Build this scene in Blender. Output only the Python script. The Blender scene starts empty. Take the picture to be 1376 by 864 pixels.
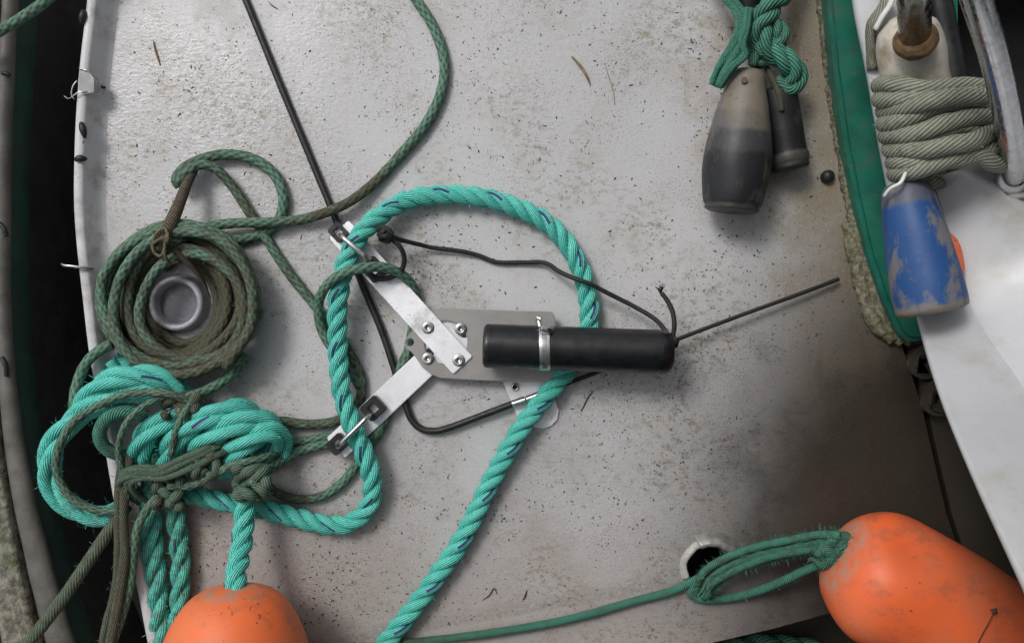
import bpy, bmesh, math, random
from mathutils import Vector, Matrix, noise
from mathutils.geometry import tessellate_polygon
R_ = math.radians
random.seed(7)
scene = bpy.context.scene
COL = scene.collection

# ------------------------------------------------------------------ camera, sky, sun, exposure
CAM_H = 1.2
cam = bpy.data.cameras.new('camera')
cam.sensor_width = 36.0
cam.lens = 36.0 * CAM_H / 1.376
cam.clip_start = 0.01
cam.clip_end = 500
camo = bpy.data.objects.new('camera', cam)
camo.location = (0, 0, CAM_H)
camo.rotation_euler = (0, 0, 0)
COL.objects.link(camo)
scene.camera = camo

SUN_EL, SUN_AZ = R_(52), R_(-42)          # azimuth measured from +Y towards +X
world = bpy.data.worlds.new('World')
scene.world = world
world.use_nodes = True
wt = world.node_tree
bg = wt.nodes['Background']
sky = wt.nodes.new('ShaderNodeTexSky')
sky.sky_type = 'NISHITA'
sky.sun_disc = False
sky.sun_elevation = SUN_EL
sky.sun_rotation = SUN_AZ
sky.dust_density = 4.0
hs = wt.nodes.new('ShaderNodeHueSaturation')
hs.inputs['Saturation'].default_value = 0.30
wt.links.new(sky.outputs[0], hs.inputs['Color'])
wt.links.new(hs.outputs[0], bg.inputs[0])
bg.inputs[1].default_value = 0.115
sl = bpy.data.lights.new('sun', 'SUN')
sl.energy = 1.25
sl.angle = R_(16)
sl.color = (1.0, 0.98, 0.965)
so = bpy.data.objects.new('sun', sl)
sd = Vector((math.sin(SUN_AZ) * math.cos(SUN_EL), math.cos(SUN_AZ) * math.cos(SUN_EL), math.sin(SUN_EL)))
so.rotation_euler = sd.to_track_quat('Z', 'Y').to_euler()
so.location = sd * 5
COL.objects.link(so)
vs = scene.view_settings
vs.view_transform = 'Standard'
vs.look = 'None'
vs.gamma = 1
vs.exposure = 0.02
cy = scene.cycles
cy.max_bounces = 6; cy.diffuse_bounces = 3; cy.glossy_bounces = 3
cy.caustics_reflective = False; cy.caustics_refractive = False

# ------------------------------------------------------------------ helpers
def P(px, py, z=0.0):
    """a point z metres above the deck, plan position read off at deck scale (1 px = 1 mm on the deck)"""
    k = (CAM_H - z) / CAM_H / 1000.0
    return Vector(((px - 688) * k, (432 - py) * k, z))

class NT:
    def __init__(s, name):
        s.m = bpy.data.materials.new(name)
        s.m.use_nodes = True
        s.t = s.m.node_tree
        s.b = s.t.nodes['Principled BSDF']
        s.tc = None
    def put(s, sock, v):
        if isinstance(v, bpy.types.NodeSocket): s.t.links.new(v, sock)
        elif isinstance(v, (tuple, list)):
            sock.default_value = (*v, 1) if len(v) == 3 and sock.type == 'RGBA' else v
        elif v is not None: sock.default_value = v
    def obj(s):
        if not s.tc: s.tc = s.t.nodes.new('ShaderNodeTexCoord')
        return s.tc.outputs['Object']
    def uv(s):
        if not s.tc: s.tc = s.t.nodes.new('ShaderNodeTexCoord')
        return s.tc.outputs['UV']
    def attr(s, n):
        a = s.t.nodes.new('ShaderNodeAttribute'); a.attribute_name = n
        return a.outputs['Fac']
    def math(s, op, a, b=None, c=None, clamp=False):
        n = s.t.nodes.new('ShaderNodeMath'); n.operation = op; n.use_clamp = clamp
        s.put(n.inputs[0], a); s.put(n.inputs[1], b)
        if c is not None: s.put(n.inputs[2], c)
        return n.outputs[0]
    def mix(s, f, a, b, mode='MIX'):
        n = s.t.nodes.new('ShaderNodeMix'); n.data_type = 'RGBA'; n.blend_type = mode
        s.put(n.inputs[0], f); s.put(n.inputs[6], a); s.put(n.inputs[7], b)
        return n.outputs[2]
    def noise(s, vec, scale, detail=3, rough=0.55, dist=0):
        n = s.t.nodes.new('ShaderNodeTexNoise')
        n.inputs['Scale'].default_value = scale; n.inputs['Detail'].default_value = detail
        n.inputs['Roughness'].default_value = rough; n.inputs['Distortion'].default_value = dist
        s.put(n.inputs['Vector'], vec)
        return n.outputs['Fac']
    def voro(s, vec, scale, rnd=1.0):
        n = s.t.nodes.new('ShaderNodeTexVoronoi')
        n.inputs['Scale'].default_value = scale; n.inputs['Randomness'].default_value = rnd
        s.put(n.inputs['Vector'], vec)
        return n.outputs['Distance'], n.outputs['Color']
    def rng(s, v, a, b, c=0.0, d=1.0, smooth=True):
        n = s.t.nodes.new('ShaderNodeMapRange'); n.clamp = True
        if smooth: n.interpolation_type = 'SMOOTHSTEP'
        s.put(n.inputs[0], v)
        for i, q in enumerate((a, b, c, d)): n.inputs[1 + i].default_value = q
        return n.outputs[0]
    def sep(s, v):
        n = s.t.nodes.new('ShaderNodeSeparateXYZ'); s.put(n.inputs[0], v)
        return n.outputs
    def comb(s, x, y, z=0.0):
        n = s.t.nodes.new('ShaderNodeCombineXYZ')
        s.put(n.inputs[0], x); s.put(n.inputs[1], y); s.put(n.inputs[2], z)
        return n.outputs[0]
    def scl(s, v, sc, rot=(0, 0, 0)):
        n = s.t.nodes.new('ShaderNodeMapping'); n.inputs['Scale'].default_value = sc
        n.inputs['Rotation'].default_value = rot
        s.put(n.inputs['Vector'], v)
        return n.outputs[0]
    def bump(s, h, strength=0.5, dist=0.001, normal=None):
        n = s.t.nodes.new('ShaderNodeBump')
        s.put(n.inputs['Strength'], strength); n.inputs['Distance'].default_value = dist
        s.put(n.inputs['Height'], h)
        if normal is not None: s.put(n.inputs['Normal'], normal)
        return n.outputs[0]
    def done(s, color=None, rough=None, metal=None, normal=None, spec=None, sheen=None):
        if color is not None: s.put(s.b.inputs['Base Color'], color)
        if rough is not None: s.put(s.b.inputs['Roughness'], rough)
        if metal is not None: s.put(s.b.inputs['Metallic'], metal)
        if normal is not None: s.put(s.b.inputs['Normal'], normal)
        if spec is not None: s.put(s.b.inputs['Specular IOR Level'], spec)
        return s.m

def spots(n, vec, scale, thr=0.66, dscale=6.0):
    """irregular dirt flecks: fine noise cut off high, thinned out by a broad noise"""
    f = n.noise(vec, scale, 2.5, 0.65)
    d = n.noise(vec, dscale, 2)
    v = n.math('ADD', f, n.math('MULTIPLY', n.math('SUBTRACT', d, 0.5), 0.34))
    return n.rng(v, thr, thr + 0.035)

# ------------------------------------------------------------------ materials
def deck_material(name, base=(0.535, 0.53, 0.535), grime=0.0):
    n = NT(name)
    o = n.obj()
    s = n.sep(o)
    x, y = s[0], s[1]
    big = n.noise(o, 3.2, 4, 0.6)
    med = n.noise(o, 14, 5, 0.65)
    fine = n.noise(o, 130, 3, 0.6)
    c = n.mix(n.rng(big, 0.35, 0.68), base, tuple(v * 0.86 for v in base))
    c = n.mix(n.math('MULTIPLY', n.rng(med, 0.45, 0.75), 0.45), c, (0.38, 0.34, 0.29))
    # brown algae staining towards the cabin side; browner towards the aft left
    edge = n.math('ADD', x, n.math('MULTIPLY', y, 0.22))
    edge = n.math('ADD', edge, n.math('MULTIPLY', n.math('SUBTRACT', med, 0.5), 0.30))
    c = n.mix(n.math('MULTIPLY', n.rng(edge, 0.29, 0.50), 0.8), c, (0.19, 0.15, 0.085))
    streak = n.noise(n.scl(o, (38, 5, 5)), 1.0, 4, 0.7)
    c = n.mix(n.math('MULTIPLY', n.math('MULTIPLY', n.rng(streak, 0.5, 0.72), n.rng(edge, 0.28, 0.48)), 0.75), c, (0.22, 0.14, 0.05))
    aft = n.math('ADD', n.math('MULTIPLY', y, -1.0), n.math('MULTIPLY', x, -0.25))
    aft = n.math('ADD', aft, n.math('MULTIPLY', n.math('SUBTRACT', med, 0.5), 0.22))
    c = n.mix(n.math('MULTIPLY', n.rng(aft, 0.10, 0.44), 0.55), c, (0.25, 0.19, 0.155))
    scr = n.noise(n.scl(o, (9, 420, 9), (0, 0, 0.9)), 1.0, 3, 0.7)
    scr2 = n.noise(n.scl(o, (500, 12, 9), (0, 0, 0.35)), 1.0, 3, 0.7)
    sm = n.rng(n.noise(o, 5, 3), 0.5, 0.62)
    c = n.mix(n.math('MULTIPLY', n.math('MULTIPLY', n.math('MAXIMUM', n.rng(scr, 0.68, 0.74), n.rng(scr2, 0.70, 0.76)), sm), 0.45), c, (0.30, 0.27, 0.23))
    # fine dirt: smears and flecks of three sizes
    warp = n.noise(n.scl(o, (70, 105, 70), (0, 0, 0.5)), 1.0, 5, 0.75)
    dens = n.rng(n.noise(o, 6, 4, 0.65), 0.42, 0.62)
    c = n.mix(n.math('MULTIPLY', n.math('MULTIPLY', n.rng(warp, 0.47, 0.66), dens), 0.85), c, (0.25, 0.20, 0.13))
    c = n.mix(n.math('MULTIPLY', spots(n, o, 420, 0.615, 9), 0.6), c, (0.15, 0.115, 0.08))
    c = n.mix(n.math('MULTIPLY', spots(n, o, 230, 0.655, 6), 0.8), c, (0.09, 0.07, 0.05))
    pale = n.rng(n.noise(o, 300, 2, 0.6), 0.63, 0.70)
    c = n.mix(n.math('MULTIPLY', pale, 0.35), c, (0.72, 0.72, 0.73))
    # grime plus shade painted into the corner by the seam, grime along the rope
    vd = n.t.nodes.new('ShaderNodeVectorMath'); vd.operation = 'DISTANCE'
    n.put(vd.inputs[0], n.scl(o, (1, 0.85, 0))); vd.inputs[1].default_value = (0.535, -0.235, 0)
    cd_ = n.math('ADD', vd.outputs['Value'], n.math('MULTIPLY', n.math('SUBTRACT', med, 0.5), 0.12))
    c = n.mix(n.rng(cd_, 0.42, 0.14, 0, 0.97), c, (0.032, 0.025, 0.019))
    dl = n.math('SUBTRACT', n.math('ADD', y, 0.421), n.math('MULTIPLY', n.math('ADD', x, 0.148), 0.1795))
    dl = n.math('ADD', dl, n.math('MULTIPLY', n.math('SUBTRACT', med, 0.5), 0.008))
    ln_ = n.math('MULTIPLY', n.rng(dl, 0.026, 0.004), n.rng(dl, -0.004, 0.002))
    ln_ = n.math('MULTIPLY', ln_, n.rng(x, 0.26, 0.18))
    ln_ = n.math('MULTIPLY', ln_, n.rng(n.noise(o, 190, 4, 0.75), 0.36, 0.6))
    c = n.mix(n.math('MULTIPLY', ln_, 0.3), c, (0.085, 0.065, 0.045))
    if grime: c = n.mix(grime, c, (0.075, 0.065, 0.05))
    # worn non-slip paint: fine pebbling, coarser brush ridges
    ridg = n.noise(n.scl(o, (150, 240, 150), (0, 0, 0.6)), 1.0, 4, 0.6)
    wet = n.rng(n.noise(o, 2.6, 3), 0.42, 0.6)
    h = n.math('ADD', n.math('MULTIPLY', fine, 0.9), n.math('MULTIPLY', ridg, n.math('ADD', 0.5, n.math('MULTIPLY', wet, 1.4))))
    nb = n.bump(h, 0.40, 0.0009)
    rough = n.math('SUBTRACT', n.rng(med, 0.3, 0.7, 0.36, 0.55), n.math('MULTIPLY', wet, 0.17))
    return n.done(c, rough, 0, nb, 0.5)

def rope_material(name, c_hi, c_lo, c_dirt, pitch, yarns, twist, tracer=None, braid=False, rough=0.62, bumpd=0.0012):
    n = NT(name)
    uvs = n.sep(n.uv()); u, v = uvs[0], uvs[1]
    o = n.obj()
    w = n.math('ADD', v, n.math('MULTIPLY', u, twist / pitch))
    if braid:
        a = n.math('SINE', n.math('ADD', n.math('MULTIPLY', u, 6.2832 / pitch), n.math('MULTIPLY', v, 6.2832 * yarns)))
        b = n.math('SINE', n.math('SUBTRACT', n.math('MULTIPLY', u, 6.2832 / pitch), n.math('MULTIPLY', v, 6.2832 * yarns)))
        h = n.math('ADD', n.math('MULTIPLY', a, 0.62), n.math('MULTIPLY', b, 0.38))
    else:
        h = n.math('SINE', n.math('MULTIPLY', w, 6.2832 * yarns))
    fib = n.noise(n.comb(n.math('MULTIPLY', u, 140), n.math('MULTIPLY', w, yarns * 3.2), 0), 1.0, 3, 0.6)
    fib2 = n.noise(n.comb(n.math('MULTIPLY', u, 500), n.math('MULTIPLY', w, yarns * 1.3), 3), 1.0, 2, 0.6)
    big = n.noise(o, 30, 3)
    f = n.math('ADD', n.math('MULTIPLY', h, 0.10), n.math('ADD', n.math('MULTIPLY', fib, 0.75), n.math('MULTIPLY', big, 0.25)))
    c = n.mix(n.rng(f, 0.28, 0.68), c_lo, c_hi)
    pale = tuple(min(1, q * 1.25 + 0.06) for q in c_hi)
    c = n.mix(n.math('MULTIPLY', n.rng(fib2, 0.62, 0.75), 0.45), c, pale)
    if tracer:
        fr = n.math('FRACT', w)
        tr = n.math('LESS_THAN', n.math('ABSOLUTE', n.math('SUBTRACT', fr, 0.5)), 0.042)
        win = n.math('GREATER_THAN', n.math('SINE', n.math('ADD', n.math('MULTIPLY', u, 6.2832 / pitch), 0.6)), 0.62)
        tr = n.math('MULTIPLY', n.math('MULTIPLY', tr, win), n.attr('tracer'))
        c = n.mix(tr, c, tracer)
    dirt = n.attr('dirt')
    dn = n.noise(o, 95, 5, 0.72)
    df = n.math('ADD', dirt, n.math('MULTIPLY', n.math('SUBTRACT', dn, 0.5), 1.7))
    df = n.rng(df, 0.18, 0.85, 0, 0.92)
    c = n.mix(df, c, c_dirt)
    crev_shade = n.rng(n.math('ADD', h, n.math('MULTIPLY', n.math('SUBTRACT', fib2, 0.5), 1.2)), -0.15, -0.85)
    c = n.mix(n.math('MULTIPLY', crev_shade, 0.45 if braid else 0.55), c, tuple(q * 0.35 for q in (c_dirt if braid else c_lo)))  # shade in the yarn crevices is painted into the colour
    gr = n.rng(n.noise(n.comb(n.math('MULTIPLY', u, 90), n.math('MULTIPLY', v, 5), 1), 1.0, 4, 0.7), 0.66, 0.74)
    c = n.mix(n.math('MULTIPLY', gr, 0.65), c, tuple(q * 0.5 for q in c_dirt))
    hh = n.math('ADD', n.math('MULTIPLY', h, 0.5), n.math('MULTIPLY', fib, 0.8))
    nb = n.bump(hh, 0.8, bumpd)
    return n.done(c, rough, 0, nb, 0.35)

TEAL_PITCH = 0.070
M = {}
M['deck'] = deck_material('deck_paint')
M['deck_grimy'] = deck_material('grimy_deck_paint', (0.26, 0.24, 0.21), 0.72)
M['teal'] = rope_material('teal_polysteel_rope', (0.20, 0.83, 0.70), (0.035, 0.44, 0.36), (0.105, 0.125, 0.07), TEAL_PITCH, 15, 1.0, (0.06, 0.05, 0.20), rough=0.46)
M['green'] = rope_material('green_braided_rope', (0.15, 0.27, 0.195), (0.05, 0.11, 0.078), (0.075, 0.062, 0.039), 0.015, 5, 0, None, True, 0.85, 0.0012)
M['sea'] = rope_material('sea_green_rope', (0.10, 0.34, 0.245), (0.028, 0.13, 0.09), (0.085, 0.085, 0.05), 0.022, 10, 0.6, None, False, 0.8, 0.0015)
M['khaki'] = rope_material('khaki_rope', (0.34, 0.35, 0.28), (0.15, 0.16, 0.12), (0.10, 0.085, 0.05), 0.05, 13, 0.55, None, False, 0.85, 0.0007)
M['olive'] = rope_material('olive_weathered_rope', (0.15, 0.235, 0.165), (0.05, 0.085, 0.06), (0.10, 0.085, 0.055), 0.06, 12, 0.8, None, False, 0.85, 0.001)
M['blackcord'] = rope_material('black_braided_cord', (0.030, 0.030, 0.032), (0.010, 0.010, 0.011), (0.025, 0.022, 0.02), 0.005, 3, 0, None, True, 0.6, 0.0005)

def simple(name, base, rough=0.5, metal=0.0, var=0.15, scale=40, dirt=None, dirt_amt=0.5, dscale=25, bump=0.2, bdist=0.0005, spec=None, bscale=150, speck=None, rv=0.1):
    n = NT(name)
    o = n.obj()
    nz = n.noise(o, scale, 4, 0.6)
    c = n.mix(n.rng(nz, 0.3, 0.7), tuple(q * (1 - var) for q in base), tuple(min(1, q * (1 + var)) for q in base))
    if dirt:
        d = n.rng(n.noise(o, dscale, 5, 0.7), 0.48, 0.72)
        c = n.mix(n.math('MULTIPLY', d, dirt_amt), c, dirt)
    if speck:
        c = n.mix(n.math('MULTIPLY', spots(n, o, 190, 0.70, 14), 0.85), c, speck)
        c = n.mix(n.math('MULTIPLY', spots(n, o, 420, 0.68, 20), 0.6), c, speck)
    nb = n.bump(n.noise(o, bscale, 4, 0.65), bump, bdist)
    r = n.rng(n.noise(o, scale * 1.7, 4), 0.3, 0.7, max(0.02, rough - rv), min(1, rough + rv))
    return n.done(c, r, metal, nb, spec)

M['rim'] = simple('rim_gelcoat', (0.58, 0.575, 0.58), 0.4, 0, 0.06, 12, (0.24, 0.20, 0.15), 0.65, 22, 0.25, 0.0008, speck=(0.06, 0.05, 0.04))
M['white'] = simple('cabin_gelcoat', (0.50, 0.51, 0.53), 0.36, 0, 0.05, 6, (0.34, 0.30, 0.22), 0.6, 8, 0.12, 0.0006)
M['green_paint'] = simple('green_paint', (0.008, 0.125, 0.085), 0.42, 0, 0.2, 20, (0.06, 0.09, 0.06), 0.6, 26, 0.2, 0.0006, speck=(0.12, 0.13, 0.1))
M['green_hull'] = simple('dark_green_hull', (0.006, 0.05, 0.032), 0.5, 0, 0.3, 15, (0.02, 0.025, 0.02), 0.7, 14, 0.3, 0.001)
M['black_hull'] = simple('black_hull', (0.012, 0.012, 0.012), 0.6, 0, 0.3, 15, (0.03, 0.028, 0.022), 0.5, 30, 0.3, 0.001)
M['crust'] = simple('crusted_caulk', (0.19, 0.18, 0.12), 0.9, 0, 0.5, 160, (0.085, 0.08, 0.02), 0.9, 60, 1.0, 0.003, bscale=260, speck=(0.05, 0.045, 0.02))
M['strake'] = simple('rubbing_strake', (0.115, 0.105, 0.092), 0.6, 0, 0.3, 20, (0.07, 0.085, 0.065), 0.85, 18, 0.5, 0.0015, speck=(0.05, 0.045, 0.035))
M['moss'] = simple('mossy_groove', (0.21, 0.20, 0.155), 0.8, 0, 0.5, 90, (0.075, 0.095, 0.02), 0.9, 30, 1.0, 0.004, bscale=120, speck=(0.03, 0.03, 0.02))
M['tarp'] = simple('wet_grey_cover', (0.13, 0.13, 0.135), 0.3, 0, 0.3, 25, (0.05, 0.045, 0.04), 0.8, 20, 0.8, 0.004, bscale=60)
M['rubber'] = simple('black_rubber', (0.010, 0.010, 0.011), 0.5, 0, 0.25, 60, (0.05, 0.047, 0.045), 0.35, 50, 0.15, 0.0004)
M['plastic'] = simple('black_plastic', (0.013, 0.013, 0.014), 0.34, 0, 0.2, 60, (0.05, 0.05, 0.05), 0.3, 90, 0.1, 0.0003)
M['housing'] = simple('black_anodised_housing', (0.005, 0.0055, 0.007), 0.36, 0.0, 0.3, 30, (0.022, 0.022, 0.024), 0.4, 45, 0.12, 0.0003, speck=(0.002, 0.002, 0.002), rv=0.12)
M['scuffed'] = simple('scuffed_edge', (0.16, 0.16, 0.16), 0.4, 0.6, 0.8, 120, (0.01, 0.01, 0.01), 0.95, 60, 0.2, 0.0003)
M['steel'] = simple('stainless_steel', (0.60, 0.585, 0.565), 0.30, 1.0, 0.12, 60, (0.25, 0.21, 0.17), 0.45, 70, 0.15, 0.0003)
M['rail_steel'] = simple('polished_rail', (0.55, 0.555, 0.57), 0.22, 1.0, 0.10, 80, (0.42, 0.41, 0.40), 0.5, 60, 0.25, 0.0006)
M['alu'] = simple('brushed_aluminium', (0.84, 0.845, 0.86), 0.40, 0.35, 0.06, 30, (0.55, 0.54, 0.53), 0.5, 35, 0.15, 0.0003, speck=(0.05, 0.045, 0.04))
M['arm'] = simple('weathered_aluminium_arm', (0.90, 0.905, 0.92), 0.34, 0.2, 0.07, 18, (0.42, 0.41, 0.41), 0.65, 22, 0.25, 0.0006, speck=(0.04, 0.036, 0.03))
M['grey_plate'] = simple('grey_mounting_plate', (0.31, 0.295, 0.28), 0.45, 0.25, 0.10, 30, (0.29, 0.265, 0.24), 0.6, 30, 0.2, 0.0004, speck=(0.12, 0.10, 0.08))
M['dark_hole'] = simple('dark_recess', (0.012, 0.011, 0.010), 0.8, 0, 0.2, 30)
M['socket'] = simple('deck_socket_plastic', (0.40, 0.40, 0.43), 0.38, 0, 0.15, 70, (0.20, 0.19, 0.19), 0.6, 45, 0.5, 0.001)
M['socket_in'] = simple('socket_bottom', (0.20, 0.20, 0.225), 0.25, 0, 0.3, 40, (0.07, 0.065, 0.065), 0.7, 40, 0.5, 0.001)
M['pvc'] = simple('broken_pvc_flange', (0.42, 0.41, 0.39), 0.5, 0, 0.15, 60, (0.17, 0.12, 0.06), 0.8, 40, 0.3, 0.0008)
M['lip'] = simple('dull_metal_lip', (0.33, 0.32, 0.30), 0.35, 0.5, 0.3, 60, (0.10, 0.085, 0.06), 0.8, 40, 0.4, 0.001)
M['rust'] = simple('rusty_collar', (0.15, 0.085, 0.035), 0.6, 0, 0.4, 90, (0.07, 0.045, 0.025), 0.8, 60, 0.6, 0.0012)
M['post'] = simple('stained_white_post', (0.60, 0.56, 0.48), 0.45, 0, 0.12, 25, (0.28, 0.20, 0.10), 0.75, 22, 0.3, 0.0008, speck=(0.10, 0.08, 0.05))
M['debris'] = simple('dark_flakes', (0.055, 0.045, 0.033), 0.8, 0, 0.6, 35)
M['dry'] = simple('dry_leaf', (0.25, 0.17, 0.07), 0.8, 0, 0.4, 60)
M['cord_white'] = simple('white_cord', (0.72, 0.72, 0.70), 0.6, 0, 0.1, 80)
M['wire'] = simple('clear_grey_film', (0.26, 0.265, 0.265), 0.2, 0, 0.2, 40)
M['brownend'] = rope_material('brown_whipped_end', (0.16, 0.13, 0.09), (0.05, 0.042, 0.03), (0.06, 0.045, 0.03), 0.03, 7, 1.2, None, False, 0.8, 0.001)
M['tanline'] = rope_material('tan_twine', (0.20, 0.17, 0.09), (0.09, 0.075, 0.04), (0.06, 0.045, 0.03), 0.006, 3, 0, None, True, 0.8, 0.0005)
M['interior'] = simple('dark_interior', (0.016, 0.016, 0.017), 0.7, 0, 0.3, 20)

def buoy_material(name, base, fade, seed):
    n = NT(name)
    o = n.obj()
    nz = n.noise(n.scl(o, (1, 1, 1), (seed, seed * 2, 0)), 9, 4, 0.6)
    c = n.mix(n.rng(nz, 0.34, 0.66), base, fade)
    d = n.rng(n.noise(n.scl(o, (1, 1.5, 1), (0, 0, seed)), 19, 6, 0.75), 0.49, 0.68)
    c = n.mix(n.math('MULTIPLY', d, 0.5), c, (0.24, 0.11, 0.075))
    ch = n.rng(n.noise(n.scl(o, (40, 90, 40), (0.3, 0.2, 0.6)), 1.0, 5, 0.75), 0.6, 0.74)
    c = n.mix(n.math('MULTIPLY', ch, 0.4), c, (0.52, 0.35, 0.28))
    c = n.mix(n.math('MULTIPLY', spots(n, o, 160, 0.72, 10), 0.8), c, (0.05, 0.03, 0.025))
    # scuffed top where the rope leaves
    al = n.attr('along')
    c = n.mix(n.math('MULTIPLY', n.math('MULTIPLY', n.rng(al, 0.03, 0.008), n.rng(n.noise(o, 60, 4), 0.35, 0.6)), 0.6), c, (0.36, 0.28, 0.22))
    nb = n.bump(n.math('ADD', n.noise(o, 45, 4, 0.6), n.math('MULTIPLY', n.noise(o, 220, 3), 0.3)), 0.3, 0.0018)
    return n.done(c, n.rng(nz, 0.3, 0.7, 0.42, 0.6), 0, nb, 0.4)
M['orange'] = buoy_material('orange_buoy_vinyl', (0.86, 0.165, 0.045), (0.76, 0.19, 0.075), 1.0)
M['orange2'] = buoy_material('faded_orange_vinyl', (0.80, 0.14, 0.04), (0.66, 0.16, 0.07), 2.3)

def float_material(name, bands, worn, wear_lo, wear_hi, streak=None):
    """paint bands along the float's length, worn back to the foam"""
    n = NT(name)
    o = n.obj()
    al = n.math('ADD', n.attr('along'), n.math('MULTIPLY', n.math('SUBTRACT', n.noise(o, 40, 4), 0.5), 0.12))
    c = None
    for a, col in bands:
        c = col if c is None else n.mix(n.rng(al, a - 0.03, a + 0.03), c, col)
    w = n.rng(n.noise(n.scl(o, (1, 0.55, 1)), 26, 6, 0.65), wear_lo, wear_hi)
    c = n.mix(n.math('MULTIPLY', w, 0.85), c, worn)
    sp = spots(n, o, 190, 0.71, 12)
    c = n.mix(n.math('MULTIPLY', sp, 0.8), c, (0.03, 0.028, 0.025))
    if streak: c = n.mix(n.math('MULTIPLY', n.rng(n.noise(n.scl(o, (60, 9, 60)), 1.0, 3), 0.58, 0.68), 0.6), c, streak)
    nb = n.bump(n.math('ADD', n.noise(o, 120, 4), n.math('MULTIPLY', w, -0.3)), 0.4, 0.001)
    return n.done(c, 0.5, 0, nb, 0.4)
M['float_black'] = float_material('black_and_cream_float', [(0, (0.19, 0.165, 0.13)), (0.30, (0.15, 0.13, 0.10)), (0.44, (0.05, 0.05, 0.052)), (0.60, (0.020, 0.021, 0.024)), (0.97, (0.07, 0.065, 0.06))], (0.10, 0.10, 0.105), 0.50, 0.64, (0.15, 0.13, 0.07))
M['float_small'] = float_material('small_black_float', [(0, (0.014, 0.014, 0.016)), (0.8, (0.06, 0.055, 0.05)), (0.93, (0.025, 0.024, 0.023))], (0.06, 0.058, 0.055), 0.6, 0.72)
M['float_blue'] = float_material('worn_blue_float', [(0, (0.10, 0.11, 0.15)), (0.16, (0.018, 0.075, 0.23)), (0.93, (0.22, 0.19, 0.145))], (0.19, 0.175, 0.16), 0.50, 0.60, (0.015, 0.04, 0.13))

n = NT('sea_water')
n.done((0.006, 0.010, 0.010), 0.08, 0, n.bump(n.noise(n.obj(), 6, 3), 0.3, 0.03), 0.5)
M['water'] = n.m

# ------------------------------------------------------------------ mesh helpers
def tag(o, label=None, cat=None, group=None, kind=None):
    if label: o['label'] = label
    if cat: o['category'] = cat
    if group: o['group'] = group
    if kind: o['kind'] = kind
    return o
def thing(name, label, cat, loc, group=None):
    o = bpy.data.objects.new(name, None)
    o.empty_display_size = 0.02
    o.location = loc
    COL.objects.link(o)
    return tag(o, label, cat, group)
def mesh(name, verts, faces, mat, parent=None, smooth=True, uvs=None, attrs=None, sharp=None):
    me = bpy.data.meshes.new(name)
    me.from_pydata([tuple(v) for v in verts], [], faces)
    me.materials.append(M[mat] if isinstance(mat, str) else mat)
    if smooth:
        me.polygons.foreach_set('use_smooth', [True] * len(me.polygons))
    if uvs:
        uvl = me.uv_layers.new(name='UVMap')
        flat = []
        for f in uvs:
            for q in f: flat.extend(q)
        uvl.data.foreach_set('uv', flat)
    for k, vals in (attrs or {}).items():
        a = me.attributes.new(k, 'FLOAT', 'POINT')
        a.data.foreach_set('value', vals)
    me.update()
    o = bpy.data.objects.new(name, me)
    COL.objects.link(o)
    if sharp is not None:
        me.set_sharp_from_angle(angle=R_(sharp))
    if parent:
        o.parent = parent
        o.matrix_parent_inverse = Matrix.Translation(-parent.location)
    return o

def spline(pts, step):
    """Catmull-Rom through points (Vector + extra value), resampled evenly"""
    pts = [(Vector(p), d) for p, d in pts]
    ext = [(pts[0][0] * 2 - pts[1][0], pts[0][1])] + pts + [(pts[-1][0] * 2 - pts[-2][0], pts[-1][1])]
    dense = []
    for i in range(1, len(ext) - 2):
        p0, p1, p2, p3 = (ext[i + k][0] for k in (-1, 0, 1, 2))
        d1, d2 = ext[i][1], ext[i + 1][1]
        t0 = 0; t1 = t0 + max(1e-6, (p1 - p0).length ** 0.5); t2 = t1 + max(1e-6, (p2 - p1).length ** 0.5); t3 = t2 + max(1e-6, (p3 - p2).length ** 0.5)
        m = 14
        for j in range(m):
            t = t1 + (t2 - t1) * j / m
            A1 = p0 * ((t1 - t) / (t1 - t0)) + p1 * ((t - t0) / (t1 - t0))
            A2 = p1 * ((t2 - t) / (t2 - t1)) + p2 * ((t - t1) / (t2 - t1))
            A3 = p2 * ((t3 - t) / (t3 - t2)) + p3 * ((t - t2) / (t3 - t2))
            B1 = A1 * ((t2 - t) / (t2 - t0)) + A2 * ((t - t0) / (t2 - t0))
            B2 = A2 * ((t3 - t) / (t3 - t1)) + A3 * ((t - t1) / (t3 - t1))
            dense.append((B1 * ((t2 - t) / (t2 - t1)) + B2 * ((t - t1) / (t2 - t1)), d1 + (d2 - d1) * j / m))
    dense.append(pts[-1])
    out = [dense[0]]; acc = 0.0
    L = [0]
    for i in range(1, len(dense)): L.append(L[-1] + (dense[i][0] - dense[i - 1][0]).length)
    nseg = max(2, int(round(L[-1] / step)))
    res = []; j = 0
    for i in range(nseg + 1):
        s = L[-1] * i / nseg
        while j < len(L) - 2 and L[j + 1] < s: j += 1
        f = 0 if L[j + 1] == L[j] else (s - L[j]) / (L[j + 1] - L[j])
        f = min(max(f, 0), 1)
        res.append((dense[j][0].lerp(dense[j + 1][0], f), dense[j][1] + (dense[j + 1][1] - dense[j][1]) * f))
    return res, L[-1] / nseg

def frames(ps):
    n_ = len(ps)
    T = []
    for i in range(n_):
        t = ps[min(i + 1, n_ - 1)] - ps[max(i - 1, 0)]
        T.append(t.normalized() if t.length > 1e-9 else Vector((1, 0, 0)))
    up = Vector((0, 0, 1))
    if abs(T[0].dot(up)) > 0.95: up = Vector((0, 1, 0))
    N = (up - T[0] * up.dot(T[0])).normalized()
    out = []
    for i in range(n_):
        N = (N - T[i] * N.dot(T[i]))
        N = N.normalized() if N.length > 1e-6 else T[i].orthogonal().normalized()
        out.append((T[i], N, T[i].cross(N)))
    return out

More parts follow.
